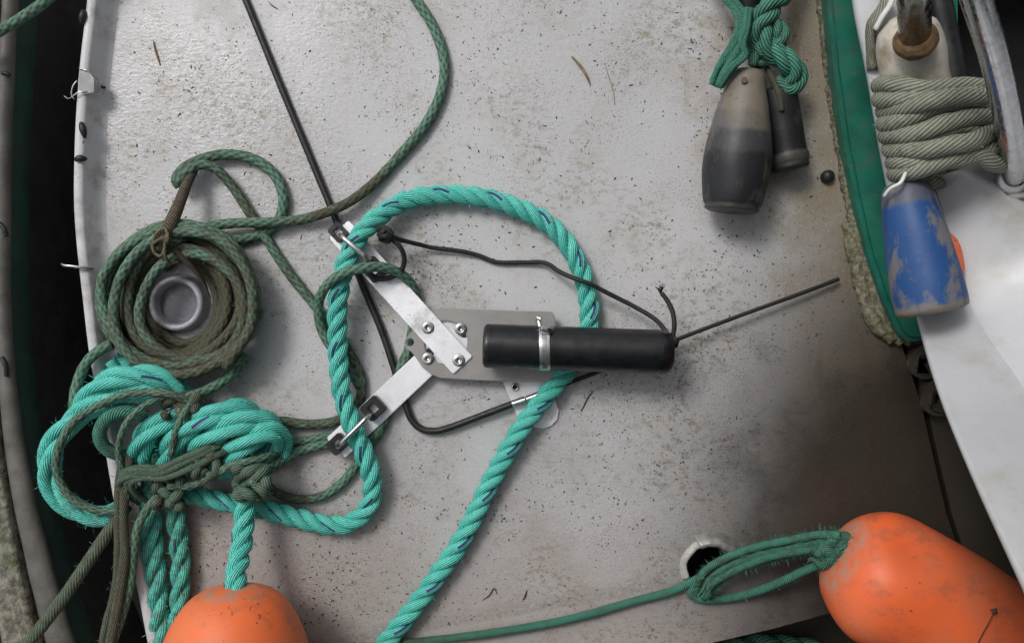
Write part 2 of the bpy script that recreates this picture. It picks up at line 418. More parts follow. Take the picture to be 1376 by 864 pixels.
def tube_data(ps, rad, seg, du, dirt=None, cap=True, sx=1.0, ref=None):
    """ps: centre points, rad: number or list; returns verts, faces, uvs, dirt. ref: point list the v=0 seam faces"""
    fr = frames(ps)
    V, F, U, D = [], [], [], []
    for i, p in enumerate(ps):
        t, nn, b = fr[i]
        if ref is not None:
            d = ref[i] - p
            d = d - t * d.dot(t)
            if d.length > 1e-7:
                nn = d.normalized(); b = t.cross(nn)
        r = rad[i] if isinstance(rad, (list, tuple)) else rad
        for k in range(seg):
            a = 2 * math.pi * k / seg
            V.append(p + nn * (math.cos(a) * r) + b * (math.sin(a) * r * sx))
            D.append(dirt[i] if dirt else 0.0)
    for i in range(len(ps) - 1):
        for k in range(seg):
            k2 = (k + 1) % seg
            F.append((i * seg + k, i * seg + k2, (i + 1) * seg + k2, (i + 1) * seg + k))
            u0, u1, v0, v1 = i * du, (i + 1) * du, k / seg, (k + 1) / seg
            U.append(((u0, v0), (u0, v1), (u1, v1), (u1, v0)))
    if cap:
        F.append(tuple(range(seg - 1, -1, -1))); U.append(tuple((0, k / seg) for k in range(seg)))
        b0 = (len(ps) - 1) * seg
        F.append(tuple(b0 + k for k in range(seg))); U.append(tuple((0, k / seg) for k in range(seg)))
    return V, F, U, D

def conv(path):
    """[(px,py,zmm[,dirt])...] -> points"""
    return [(P(p[0], p[1], p[2] / 1000.0), p[3] if len(p) > 3 else 0.0) for p in path]

def fuzz_mesh(ps, rad, nfz, length, parent, mat, name='loose_fibre', dirt=0.3):
    if nfz <= 0: return
    fr = frames(ps)
    V, F, U, D = [], [], [], []
    for _ in range(nfz):
        i = random.randrange(1, len(ps) - 1)
        t, nn, b = fr[i]
        a = random.random() * 6.283
        out = nn * math.cos(a) + b * math.sin(a)
        p = ps[i] + out * rad * 0.96
        if p.z < 0.003: continue
        d = (t * random.uniform(-1, 1) + out * random.uniform(0.25, 0.9) + Vector((0, 0, random.uniform(-.2, .3)))).normalized()
        l = length * random.uniform(0.4, 1.3)
        s = d.cross(out)
        s = s.normalized() * 0.00028 if s.length > 1e-6 else b * 0.00028
        mid = p + d * l * 0.55 + out * l * 0.15
        e = p + d * l
        k = len(V)
        V += [p - s, p + s, mid + s, mid - s, e]
        F += [(k, k + 1, k + 2, k + 3), (k + 3, k + 2, k + 4)]
        U += [((0, 0),) * 4, ((0, 0),) * 3]
        D += [dirt] * 5
    o = mesh(name, V, F, mat, parent, False, U, {'dirt': D, 'tracer': [0.0] * len(V)})
    o['kind'] = 'stuff'
    return o

def rope(name, label, path, rad, mat='green', group=None, seg=10, step=None, cat='rope', fz=0, fl=0.006, wob=0.0, sx=1.0, parent=None, taper=None):
    pts, du = spline(conv(path), step or max(0.0025, rad * 0.55))
    ps = [p for p, _ in pts]
    if wob:
        sd_ = random.random() * 50
        ps = [p + Vector((noise.noise((i * du * 22, sd_, 0)), noise.noise((i * du * 22, sd_, 9)), noise.noise((i * du * 22, sd_, 5)) * 0.5)) * wob for i, p in enumerate(ps)]
    d = [q for _, q in pts]
    rr = [rad * (1 + 0.06 * noise.noise((i * du * 60, rad * 999, len(ps) * 0.37))) for i in range(len(ps))]
    if taper:
        rr = [r * taper(i / (len(ps) - 1)) for i, r in enumerate(rr)]
    V, F, U, D = tube_data(ps, rr, seg, du, d, sx=sx)
    if parent is not None:
        o = mesh(name, V, F, mat, parent, True, U, {'dirt': D})
        return o
    if fz:
        root = thing(name, label, cat, (ps[0].x, ps[0].y, 0), group)
        mesh('rope_body', V, F, mat, root, True, U, {'dirt': D})
        fuzz_mesh(ps, rad, fz, fl, root, mat)
        return root
    o = mesh(name, V, F, mat, None, True, U, {'dirt': D})
    return tag(o, label, cat, group)

def laid_rope(name, label, path, R, mat='teal', pitch=TEAL_PITCH, group=None, fz=0, phase=0.0, cat='rope', loose=0.0, seg=14, wob=0.0, parent=None):
    """three separate strands laid right-handed round the path"""
    pts, du = spline(conv(path), 0.0032)
    ps = [p for p, _ in pts]
    d = [q for _, q in pts]
    if wob:
        sd_ = random.random() * 50
        ps = [p + Vector((noise.noise((i * du * 14, sd_, 0)), noise.noise((i * du * 14, sd_, 9)), 0)) * wob for i, p in enumerate(ps)]
    fr = frames(ps)
    root = parent or thing(name, label, cat, (ps[0].x, ps[0].y, 0), group)
    sd_ = random.random() * 40
    for s in range(3):
        cs, rr = [], []
        for i, p in enumerate(ps):
            t, nn, b = fr[i]
            lo = 1 + max(loose, 0.08) * noise.noise((i * du * 12, s * 7.3, sd_))
            a = phase + 2 * math.pi * (i * du / pitch + s / 3) + max(loose, 0.22) * 0.6 * noise.noise((i * du * 8, s * 3.1, sd_ + 4))
            cs.append(p + (nn * math.cos(a) + b * math.sin(a)) * R * 0.535 * lo)
            rr.append(R * 0.505 * (1 + 0.09 * noise.noise((i * du * 30, s * 5.7, sd_))))
        V, F, U, D = tube_data(cs, rr, seg, du, d, ref=ps)
        mesh('strand', V, F, mat, root, True, U, {'dirt': D, 'tracer': [1.0 if s == 0 else 0.0] * len(V)})
    fuzz_mesh(ps, R * 0.98, fz, 0.008, root, mat)
    return root

def plate(name, outline, z0, z1, mat, parent=None, holes=(), bev=0.0008, zt=None):
    """flat sheet-metal piece: outline and holes in px at height z1, thickness z0..z1"""
    loops = [[P(x, y, z1) for x, y in outline]] + [[P(x, y, z1) for x, y in h] for h in holes]
    def area(l): return sum(l[i].x * l[(i + 1) % len(l)].y - l[(i + 1) % len(l)].x * l[i].y for i in range(len(l)))
    if area(loops[0]) < 0: loops[0].reverse()
    for h in loops[1:]:
        if area(h) > 0: h.reverse()
    flat = [v for l in loops for v in l]
    tri = tessellate_polygon([[Vector((v.x, v.y, 0)) for v in l] for l in loops])
    bm = bmesh.new()
    nv = len(flat)
    top = [bm.verts.new(v) for v in flat]
    bot = [bm.verts.new((v.x, v.y, z0)) for v in flat]
    for a, b, c in tri:
        n_ = (flat[b] - flat[a]).cross(flat[c] - flat[a])
        if abs(n_.z) < 1e-14: continue
        if n_.z < 0: b, c = c, b
        try:
            bm.faces.new((top[a], top[b], top[c])); bm.faces.new((bot[a], bot[c], bot[b]))
        except ValueError: pass
    k = 0
    for l in loops:
        m = len(l)
        for i in range(m):
            j = (i + 1) % m
            bm.faces.new((bot[k + i], bot[k + j], top[k + j], top[k + i]))
        k += m
    bmesh.ops.recalc_face_normals(bm, faces=bm.faces)
    if bev:
        bmesh.ops.dissolve_limit(bm, angle_limit=0.01, verts=bm.verts, edges=bm.edges)
        ed = [e for e in bm.edges if len(e.link_faces) == 2 and e.calc_face_angle(0) > 1.0 and abs(e.verts[0].co.z - e.verts[1].co.z) < 1e-6 and e.verts[0].co.z > (z0 + z1) / 2]
        bmesh.ops.bevel(bm, geom=ed, offset=bev, segments=2, affect='EDGES')
    me = bpy.data.meshes.new(name)
    bm.to_mesh(me); bm.free()
    me.materials.append(M[mat])
    me.polygons.foreach_set('use_smooth', [True] * len(me.polygons))
    me.set_sharp_from_angle(angle=R_(35))
    o = bpy.data.objects.new(name, me)
    COL.objects.link(o)
    if parent:
        o.parent = parent; o.matrix_parent_inverse = Matrix.Translation(-parent.location)
    return o

def circ(cx, cy, r, n_=24, a0=0, a1=360):
    m = n_ if a1 - a0 < 360 else n_
    return [(cx + r * math.cos(R_(a0 + (a1 - a0) * i / (m if a1 - a0 >= 360 else m - 1))), cy + r * math.sin(R_(a0 + (a1 - a0) * i / (m if a1 - a0 >= 360 else m - 1)))) for i in range(m)]

def revolve(name, a, b, prof, mat, parent=None, seg=40, lump=0.0, lscale=8, squash=None, smooth_angle=None, dent=None):
    """body of revolution from point a to b; prof = [(t, r)], t 0..1 along the axis, r metres"""
    ax = (b - a); L = ax.length; t = ax.normalized()
    up = Vector((0, 0, 1)) if abs(t.z) < 0.9 else Vector((0, 1, 0))
    n1 = (up - t * up.dot(t)).normalized(); n2 = t.cross(n1)
    V, F, A = [], [], []
    for tt, r in prof:
        c = a + ax * tt
        for k in range(seg):
            an = 2 * math.pi * k / seg
            d = n1 * math.cos(an) + n2 * math.sin(an)
            rr = r
            if lump: rr = r * (1 + lump * noise.noise((c + d * r) * lscale))
            if dent: rr = dent(tt, an, rr)
            V.append(c + d * rr)
            A.append(tt)
    m = len(prof)
    for i in range(m - 1):
        for k in range(seg):
            k2 = (k + 1) % seg
            F.append((i * seg + k, (i + 1) * seg + k, (i + 1) * seg + k2, i * seg + k2))
    F.append(tuple(range(seg))); F.append(tuple((m - 1) * seg + k for k in range(seg - 1, -1, -1)))
    return mesh(name, V, F, mat, parent, True, None, {'along': A}, smooth_angle)

def smooth_prof(keys, n_=40):
    out = []
    for i in range(n_ + 1):
        t = i / n_
        t = keys[0][0] + (keys[-1][0] - keys[0][0]) * t
        for j in range(len(keys) - 1):
            if keys[j][0] <= t <= keys[j + 1][0] + 1e-9: break
        t0, r0 = keys[j]; t1, r1 = keys[j + 1]
        def tan(q):
            if q == 0 or q == len(keys) - 1: return 0 if q else (keys[1][1] - keys[0][1]) / (keys[1][0] - keys[0][0])
            return (keys[q + 1][1] - keys[q - 1][1]) / (keys[q + 1][0] - keys[q - 1][0])
        h = t1 - t0; s = (t - t0) / h
        m0, m1 = tan(j) * h, tan(j + 1) * h
        r = (2*s**3-3*s**2+1)*r0 + (s**3-2*s**2+s)*m0 + (-2*s**3+3*s**2)*r1 + (s**3-s**2)*m1
        out.append((t, max(r, 0.0005)))
    return out

def cyl(name, a, b, r, mat, parent=None, seg=24, bev=0.0006):
    L = (b - a).length
    e = min(bev / L, 0.2)
    return revolve(name, a, b, [(0, r - bev), (e, r), (1 - e, r), (1, r - bev)], mat, parent, seg, smooth_angle=40)

# ------------------------------------------------------------------ the setting
# water far below, reaching the horizon
S = 150
w = mesh('water', [(-S, -S, -0.95), (S, -S, -0.95), (S, S, -0.95), (-S, S, -0.95)], [(0, 1, 2, 3)], 'water', None, False)
tag(w, kind='structure')

RIM = [(140, -330), (131, -200), (122, -60), (115, 0), (106, 80), (100, 160), (98, 215), (98, 280), (103, 350), (110, 410), (119, 480), (128, 530), (138, 595), (155, 690), (178, 770), (197, 864), (212, 930), (225, 1010)]
rim_c, _ = spline([(P(x, y, 0.03), 0) for x, y in RIM], 0.012)
rim_c = [p for p, _ in rim_c]
deck_left = [(p.x + 0.024, p.y) for p in rim_c]
HOLE = (951, 762); HOLE_R = 29
def wl(pts): return [P(x, y, 0) for x, y in pts]
CRACK = [(1275, -330), (1275, 380), (1206, 440), (1213, 468), (1224, 500), (1240, 552), (1256, 622), (1272, 690), (1290, 745)]
AFT = [(1260, 775), (1190, 800), (1120, 822), (1040, 844), (940, 867), (880, 886), (790, 910), (700, 925), (500, 960), (225, 1010)]
outer = [Vector((x, y, 0)) for x, y in deck_left] + list(reversed(wl(CRACK + AFT[:-1])))
outer = [Vector((x, y, 0)) for x, y in deck_left]            # runs from the top (far) to the bottom (near) on the left
outer = outer + list(reversed(wl(CRACK + AFT[:-1])))
hole = wl(circ(*HOLE, HOLE_R, 32))
def area(l): return sum(l[i].x * l[(i + 1) % len(l)].y - l[(i + 1) % len(l)].x * l[i].y for i in range(len(l)))
if area(outer) < 0: outer.reverse()
if area(hole) > 0: hole.reverse()
tri = tessellate_polygon([outer, hole])
fl = outer + hole
V = [Vector(v) for v in fl]; F = []
for a, b, c in tri:
    F.append((a, b, c) if (fl[b] - fl[a]).cross(fl[c] - fl[a]).z > 0 else (a, c, b))
no = len(outer)
base = len(V)
V += [Vector((v.x, v.y, -0.035)) for v in outer]
for i in range(no):
    j = (i + 1) % no
    F.append((base + i, base + j, j, i))
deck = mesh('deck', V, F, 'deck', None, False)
tag(deck, kind='structure')

# raised lip along the deck edge, hull side under it
prof = [(0.030, -0.90), (0.022, -0.30), (0.012, -0.06), (0.001, -0.03), (0.0, 0.026), (0.0015, 0.0292), (0.004, 0.030), (0.011, 0.0298), (0.0135, 0.0275), (0.0165, 0.016), (0.021, 0.0065), (0.026, 0.002), (0.032, -0.001)]
V, F = [], []
for p in rim_c:
    wv_ = 0.0012 * noise.noise((p.y * 9, 0, 3))
    for dx, z in prof: V.append((p.x + dx + wv_, p.y, z))
m = len(prof)
for i in range(len(rim_c) - 1):
    for k in range(m - 1):
        F.append((i * m + k, i * m + k + 1, (i + 1) * m + k + 1, (i + 1) * m + k))
rimo = mesh('deck_rim', V, F, 'rim', None, True)
tag(rimo, kind='structure')

# lower side deck right of the open seam, and the footwell below the aft edge
sd_pts = [(x + 7, y) for x, y in CRACK[2:]] + [(1310, 800), (1290, 1000), (1700, 1000), (1700, 380), (1275, 380)]
side = plate('side_deck', sd_pts, -0.06, -0.012, 'deck_grimy', None, bev=0)
tag(side, kind='structure')
well = mesh('footwell_floor', [P(150, 780, -0.22), P(1800, 700, -0.22), P(1800, 1300, -0.22), P(150, 1300, -0.22)], [(0, 3, 2, 1)], 'deck_grimy', None, False)
tag(well, kind='structure')
seam = mesh('seam_bottom', [P(1180, 400, -0.05), P(1340, 400, -0.05), P(1340, 800, -0.05), P(1180, 800, -0.05)], [(0, 3, 2, 1)], 'interior', deck, False)

# ------------------------------------------------------------------ neighbouring boat across the gap
nb_ = thing('moored_boat', 'neighbouring boat with dark green hull and weathered pale rubbing strake across the gap', 'boat', P(0, 432, -0.9))
NB = [(26, -330), (20, -100), (18, 0), (13, 90), (10, 180), (8, 260), (8, 400), (14, 500), (22, 570), (36, 650), (58, 740), (94, 864), (130, 960), (170, 1080)]
nbc = [p for p, _ in spline([(P(x, y, 0.0), 0) for x, y in NB], 0.015)[0]]
def sweep_x(name, prof_, mat, parent, lump=0.0, lsc=30, sc_fn=None):
    V, F = [], []
    m = len(prof_)
    fr = []
    for i, p in enumerate(nbc):
        q = nbc[min(i + 1, len(nbc) - 1)] - nbc[max(i - 1, 0)]
        t = q.normalized(); nx = Vector((-t.y, t.x, 0))     # to the right of the downward run
        if nx.x < 0: nx = -nx
        s = sc_fn(p) if sc_fn else 1.0
        for dx, z in prof_:
            v = p + nx * dx * s + Vector((0, 0, z))
            if lump: v += Vector((1, 0, 1)) * lump * noise.noise(v * lsc)
            V.append(v)
    for i in range(len(nbc) - 1):
        for k in range(m - 1):
            F.append((i * m + k, (i + 1) * m + k, (i + 1) * m + k + 1, i * m + k + 1))
    return mesh(name, V, F, mat, parent, True)
def arcp(cx, cz, r, a0, a1, n_=10): return [(cx + r * math.cos(R_(a0 + (a1 - a0) * i / n_)), cz + r * math.sin(R_(a0 + (a1 - a0) * i / n_))) for i in range(n_ + 1)]
grow = lambda p: 1.0 + max(0, min(1, (-0.05 - p.y) / 0.38)) * 0.75
sweep_x('rubbing_strake', arcp(-0.010, -0.010, 0.0105, 190, -80), 'strake', nb_, 0.002, 25, grow)
sweep_x('mossy_groove', [(-0.024, -0.02), (-0.024, -0.002), (-0.027, 0.003), (-0.031, -0.002), (-0.034, 0.004), (-0.039, -0.001), (-0.044, 0.005), (-0.050, 0.002), (-0.056, -0.02)], 'moss', nb_, 0.004, 45, grow)
sweep_x('deck_cover', [(-0.054, -0.02), (-0.058, 0.006), (-0.072, 0.016), (-0.10, 0.022), (-0.16, 0.02), (-0.5, 0.015)], 'tarp', nb_, 0.010, 14, grow)
sweep_x('hull', [(-0.012, -0.022), (-0.006, -0.035), (-0.005, -0.06), (-0.008, -0.075)], 'green_hull', nb_, 0.001, 10)
sweep_x('hull_bottom', [(-0.0082, -0.075), (-0.012, -0.22), (-0.02, -0.5), (-0.05, -0.95)], 'black_hull', nb_, 0.002, 10)
for i in range(3):
    a, b = [((3, 98), (13, 103)), ((-1, 300), (9, 318)), ((2, 480), (9, 505))][i]
    s = rope('scuff', None, [(a[0], a[1], 1), ((a[0] + b[0]) / 2 + 2, (a[1] + b[1]) / 2 - 1, 2), (b[0], b[1], 0)], 0.003, 'rubber', parent=nb_, seg=8)
rope('slack_hose', 'thin black hose hanging lengthwise down the dark gap between the boats', [(66, -120, -180), (60, 60, -175), (52, 200, -170), (55, 330, -175), (62, 470, -172), (72, 600, -180), (92, 760, -180), (120, 930, -185)], 0.006, 'rubber', cat='hose', seg=10)

# ------------------------------------------------------------------ cabin side with green plinth (right)
def line_at(L, y):
    for i in range(len(L) - 1):
        if L[i][1] <= y <= L[i + 1][1]:
            f = (y - L[i][1]) / (L[i + 1][1] - L[i][1]); return L[i][0] + f * (L[i + 1][0] - L[i][0])
    return L[-1][0] if y > L[-1][1] else L[0][0]
cabin = thing('cabin_side', 'white moulded cabin side with rust stained top edge at the right', 'cabin', P(1500, 400, 0))
A = [(1120, -260, 150), (1148, 0, 150), (1166, 92, 150), (1191, 232, 152), (1236, 428, 185), (1262, 520, 260), (1310, 640, 370), (1376, 785, 450), (1450, 950, 500), (1490, 1050, 520)]
Bc = [(1215, -260, 160), (1222, 0, 160), (1236, 110, 160), (1252, 240, 162), (1272, 300, 168), (1299, 400, 186), (1320, 442, 205), (1366, 508, 250), (1430, 610, 330), (1520, 760, 430), (1640, 960, 500), (1700, 1050, 520)]
C = [(1266, 236, 192), (1290, 237, 192), (1316, 252, 194), (1342, 268, 197), (1376, 298, 202), (1420, 340, 214), (1490, 420, 260), (1600, 560, 350), (1760, 780, 460), (1900, 1050, 540)]
# ledge between the outer edge and the crease; its skirt runs back under it to the deck
A3 = spline([(P(x, y, z / 1000), 0) for x, y, z in A], 0.01)[0]; B3 = spline([(P(x, y, z / 1000), 0) for x, y, z in Bc], 0.01)[0]
def along(L, f): return L[min(len(L) - 1, int(f * (len(L) - 1)))][0]
V, F = [], []
NR = 60
for i in range(NR + 1):
    f = i / NR
    a, b = along(A3, f), along(B3, f)
    d = (b - a); d.z = 0; dn = d.normalized()
    ins = 0.05 + max(0, a.z - 0.16) * 0.75
    zb = -0.011 if a.y < -0.01 else 0.0
    V += [Vector((a.x + dn.x * ins * 1.3, a.y + dn.y * ins * 1.3, zb)), Vector((a.x + dn.x * ins, a.y + dn.y * ins, a.z - 0.06)), a + dn * 0.012 + Vector((0, 0, -0.026)), a + dn * 0.001 + Vector((0, 0, -0.010)), a + dn * 0.0008 + Vector((0, 0, -0.003)), a + dn * 0.004, a + (b - a) * 0.5 + Vector((0, 0, 0.002)), a + (b - a) * 0.85 + Vector((0, 0, 0.001)), b]
m = 9
for i in range(NR):
    for k in range(m - 1):
        F.append((i * m + k, (i + 1) * m + k, (i + 1) * m + k + 1, i * m + k + 1))
mesh('ledge', V, F, 'white', cabin, True)
# bulging wall from the crease up to the coaming edge, then the flat top
Bw = [(1250, 236, 161)] + [q for q in Bc if q[1] >= 236]
B4 = spline([(P(x, y, z / 1000 - 0.0005), 0) for x, y, z in Bw], 0.01)[0]
C4 = spline([(P(x, y, z / 1000), 0) for x, y, z in C], 0.01)[0]
V, F = [], []
NR = 60
o_ = Vector((1, 0.35, 0)).normalized()
for i in range(NR + 1):
    f = i / NR
    b, c = along(B4, f), along(C4, f)
    for s, bulge in ((0, 0), (0.06, 0.001), (0.18, 0.002), (0.4, 0.003), (0.65, 0.004), (0.86, 0.005), (0.96, 0.005)):
        q = b.lerp(c, s); V.append(q + Vector((0, 0, bulge)))
    V += [c + Vector((0, 0, 0.006)), c + o_ * 0.004 + Vector((0, 0, 0.009)), c + o_ * 0.011 + Vector((0, 0, 0.0095)), c + o_ * 0.015 + Vector((0, 0, 0.005)), c + o_ * 0.12 + Vector((0, 0, 0.007)), c + o_ * 0.5 + Vector((0, 0, 0.015))]
m = 13
for i in range(NR):
    for k in range(m - 1):
        F.append((i * m + k, (i + 1) * m + k, (i + 1) * m + k + 1, i * m + k + 1))
k = len(V)
for q in range(m): V.append(Vector((V[q].x, V[q].y + 0.001, 0.08)))
for q in range(m - 1): F.append((q, q + 1, k + q + 1, k + q))
mesh('upper_moulding', V, F, 'white', cabin, True, sharp=70)
# dark interior behind the rails (top right corner)
V = [P(1232, -330, 0.12), P(1262, 232, 0.12), P(1700, 232, 0.12), P(1700, -330, 0.12)]
V2 = [Vector((v.x, v.y, -0.30)) for v in V]
mesh('interior_liner', V + V2, [(4, 5, 6, 7), (0, 1, 5, 4), (1, 2, 6, 5), (2, 3, 7, 6), (3, 0, 4, 7)], 'interior', cabin, False)

plinth = plate('green_plinth', [(1096, -320), (1113, 0), (1122, 90), (1136, 190), (1150, 260), (1168, 340), (1190, 405), (1208, 445), (1219, 457), (1233, 459), (1260, 450), (1290, 420), (1290, -320)], 0.001, 0.035, 'green_paint', None, bev=0.006)
tag(plinth, 'glossy green painted plinth along the foot of the white cabin', 'plinth')
# crusted bead of caulk and old rope in the corner
cb = thing('caulk_bead', 'crusty beige bead of old caulk along the green plinth', 'caulk', P(1130, 200, 0))
def lumpy(name, path, rad, mat, parent, lump=0.4):
    pts, du = spline(conv(path), 0.003)
    ps = [p for p, _ in pts]
    V, F, U, D = tube_data(ps, [rad * (1 + 0.25 * noise.noise((i * du * 45, rad * 5000, 0))) for i in range(len(ps))], 14, du)
    V = [v + Vector((noise.noise(v * 160), noise.noise(v * 160 + Vector((9, 0, 0))), noise.noise(v * 160 + Vector((0, 9, 0))))) * rad * lump for v in V]
    return mesh(name, V, F, mat, parent)
lumpy('bead', [(1090, -150, 2), (1106, 0, 3), (1116, 90, 3), (1130, 190, 3), (1142, 260, 4), (1153, 320, 5)], 0.009, 'crust', cb)
lumpy('bead', [(1140, 300, 5), (1150, 350, 6), (1162, 400, 6), (1176, 435, 6), (1200, 456, 5)], 0.009, 'crust', cb)
lumpy('bead', [(1150, 300, 8), (1163, 350, 10), (1177, 400, 10), (1192, 436, 9), (1212, 458, 6)], 0.008, 'crust', cb)
lumpy('bead', [(1157, 310, 14), (1171, 355, 15), (1186, 400, 15), (1202, 437, 13), (1222, 460, 8)], 0.0065, 'crust', cb)
nubm = revolve('deck_stud', P(1112, 238, -0.001), P(1112, 237, 0.012), smooth_prof([(0, 0.0085), (0.4, 0.009), (0.8, 0.007), (1, 0.003)], 8), 'rubber', None, 18, lump=0.15, lscale=200)
tag(nubm, 'small round black stud on the stained deck beside the green plinth', 'stud')

# dark fittings in the corner below the plinth
for i, (x, y, rr, lab) in enumerate(((1247, 487, 22, 'grimy grey rubber block wedged just below the end of the green plinth'), (1266, 535, 24, 'grimy grey rubber block with black slot under the cabin edge'))):
    t = thing('rubber_block', lab, 'block', P(x, y, -0.012), 'rubber blocks under the cabin edge')
    pts = [(x + rr * (1 + 0.12 * math.sin(3 * a + i)) * math.cos(a), y + rr * 1.05 * math.sin(a)) for a in [2 * math.pi * q / 20 for q in range(20)]]
    plate('block', pts, -0.011, 0.016, 'deck_grimy', t, holes=[[(x - 6, y - 4), (x + 5, y - 8), (x + 7, y - 3), (x - 2, y + 3), (x - 3, y + 9), (x - 8, y + 8)]], bev=0.006)

# unseen slabs above and aft of the cabin, added to block sky light
def slab(name, pts, z0, z1, mat, parent):
    k_ = len(pts)
    V = [(x, y, z0) for x, y in pts] + [(x, y, z1) for x, y in pts]
    F = [tuple(range(k_ - 1, -1, -1)), tuple(range(k_, 2 * k_))] + [(i, (i + 1) % k_, k_ + (i + 1) % k_, k_ + i) for i in range(k_)]
    return mesh(name, V, F, mat, parent, False)
slab('shade_wall', [(-0.2, -0.74), (2.2, -0.74), (2.2, -0.82), (-0.2, -0.82)], -0.22, 1.32, 'green_hull', cabin)
slab('shade_roof', [(0.25, -0.60), (0.40, -0.25), (0.46, 0.2), (0.44, 1.3), (2.5, 1.3), (2.5, -2.2), (0.30, -2.2)], 1.32, 1.37, 'green_hull', cabin)

# ------------------------------------------------------------------ post, rails, wound rope, blue float (right)
post = thing('rail_post', 'stained white post with rusty collar holding a steel tube, above the wound rope', 'post', P(1225, 80, 0.14))
a, b = P(1238, 112, 0.13), P(1212, 40, 0.26)
revolve('post_body', P(1246, 190, 0.15), P(1216, 22, 0.20), smooth_prof([(0, 0.034), (0.5, 0.036), (0.8, 0.036), (0.93, 0.030), (1, 0.016)], 24), 'post', post, 32, lump=0.05, lscale=30)
revolve('collar', P(1231, 60, 0.225), P(1229, 48, 0.240), smooth_prof([(0, 0.020), (0.35, 0.0232), (0.7, 0.0222), (1, 0.018)], 10), 'rust', post, 32, lump=0.06, lscale=90)
revolve('steel_tube', P(1230, 52, 0.232), P(1222, -120, 0.36), [(0, 0.0168), (1, 0.0168)], 'rail_steel', post, 32)
bt = thing('weathered_strap', 'frayed white and rust stained strap beside the post top', 'strap', P(1180, 20, 0.14))
rope('strap_piece', None, [(1172, 95, 150, .6), (1170, 60, 155, .5), (1171, 34, 165, .4), (1186, 12, 175, .2), (1196, -12, 180, .2)], 0.009, 'khaki', parent=bt, sx=0.6)
rope('strap_wrap', None, [(1176, 40, 178, .0), (1186, 22, 186, 0), (1197, 5, 190, 0), (1200, -14, 190, 0)], 0.006, 'cord_white', parent=bt, sx=0.5)
dk = rope('dark_strut', 'dark grey strut behind the steel tube at the cabin opening', [(1250, -60, 120), (1262, 10, 118), (1272, 60, 116), (1285, 130, 114)], 0.016, 'rubber', cat='strut', seg=20)

rail = thing('grab_rail', 'polished stainless grab rail curving down to the white cabin top', 'rail', P(1362, 240, 0.205))
rp = spline(conv([(1286, -90, 440), (1312, 0, 395), (1334, 70, 350), (1352, 150, 290), (1361, 205, 245), (1364, 238, 208)]), 0.006)[0]
V, F, U, D = tube_data([p for p, _ in rp], 0.0132, 28, 0.006)
mesh('rail_tube', V, F, 'rail_steel', rail)
revolve('base_flange', P(1364, 241, 0.203), P(1364, 240, 0.213), [(0, 0.0225), (0.35, 0.023), (0.8, 0.0195), (1, 0.0145)], 'steel', rail, 32, smooth_angle=50)

# rope wound around post and rail foot
wr = []
random.seed(21)
turns = 8
for i in range(turns):
    yb = 110 + i * 17
    zt = 243 + (14 if i in (2, 5) else 0) + random.uniform(-4, 4)
    tl = random.uniform(-13, 13)
    lx = 1180 + i * 3.5 + random.uniform(-3, 3)
    rx = 1350 + random.uniform(-3, 3)
    dd = random.uniform(0.05, 0.3)
    sl_ = 4 - i * 8 if i < 4 else -24 + (i - 4) * 4
    wr += [(lx, yb + 6, 195, dd), (lx + 24, yb + 4 + tl * .3, 232, dd), (lx + 62, yb + sl_ * .4 + tl, zt + 8, dd), (lx + 110, yb + sl_ * .9 + tl, zt + 8, dd), (rx - 16, yb + sl_ + 4, 238, dd), (rx, yb + sl_ + 7, 205, dd), (rx - 30, yb + 12, 175, dd), (lx + 45, yb + 12, 170, dd)]
rope('wound_rope', 'faded khaki rope wound many turns between white post and grab rail', wr, 0.0098, 'khaki', seg=16, fz=500, wob=0.005)
ap = rope('rope_tail', None, [(1207, 205, 215, .2), (1207, 222, 210, .3), (1211, 242, 200, .4)], 0.0075, 'khaki', seg=12)
tag(ap, 'short khaki rope end hanging below the wound rope above the blue float', 'rope')

fb = thing('blue_float', 'worn blue cylindrical float hanging from the wound rope over the cabin ledge', 'float', P(1240, 335, 0.14))
revolve('float_body', P(1214, 246, 0.205), P(1254, 421, 0.214), smooth_prof([(0, 0.019), (0.04, 0.024), (0.15, 0.0275), (0.4, 0.033), (0.7, 0.0375), (0.93, 0.0385), (0.985, 0.037), (1.0, 0.032)], 44), 'float_blue', fb, 48, lump=0.035, lscale=26)
cw = rope('white_cord', 'thin white cord tied at the neck of the blue float', [(1188, 264, 225), (1196, 254, 232), (1210, 246, 238), (1216, 235, 236), (1219, 228, 225)], 0.0021, 'cord_white', cat='cord', seg=8)
ob = revolve('orange_float', P(1268, 310, 0.186), P(1281, 392, 0.192), smooth_prof([(0, 0.004), (0.2, 0.013), (0.5, 0.0155), (0.8, 0.013), (1, 0.004)], 20), 'orange', None, 24)
tag(ob, 'small orange float mostly hidden behind the blue float', 'float')

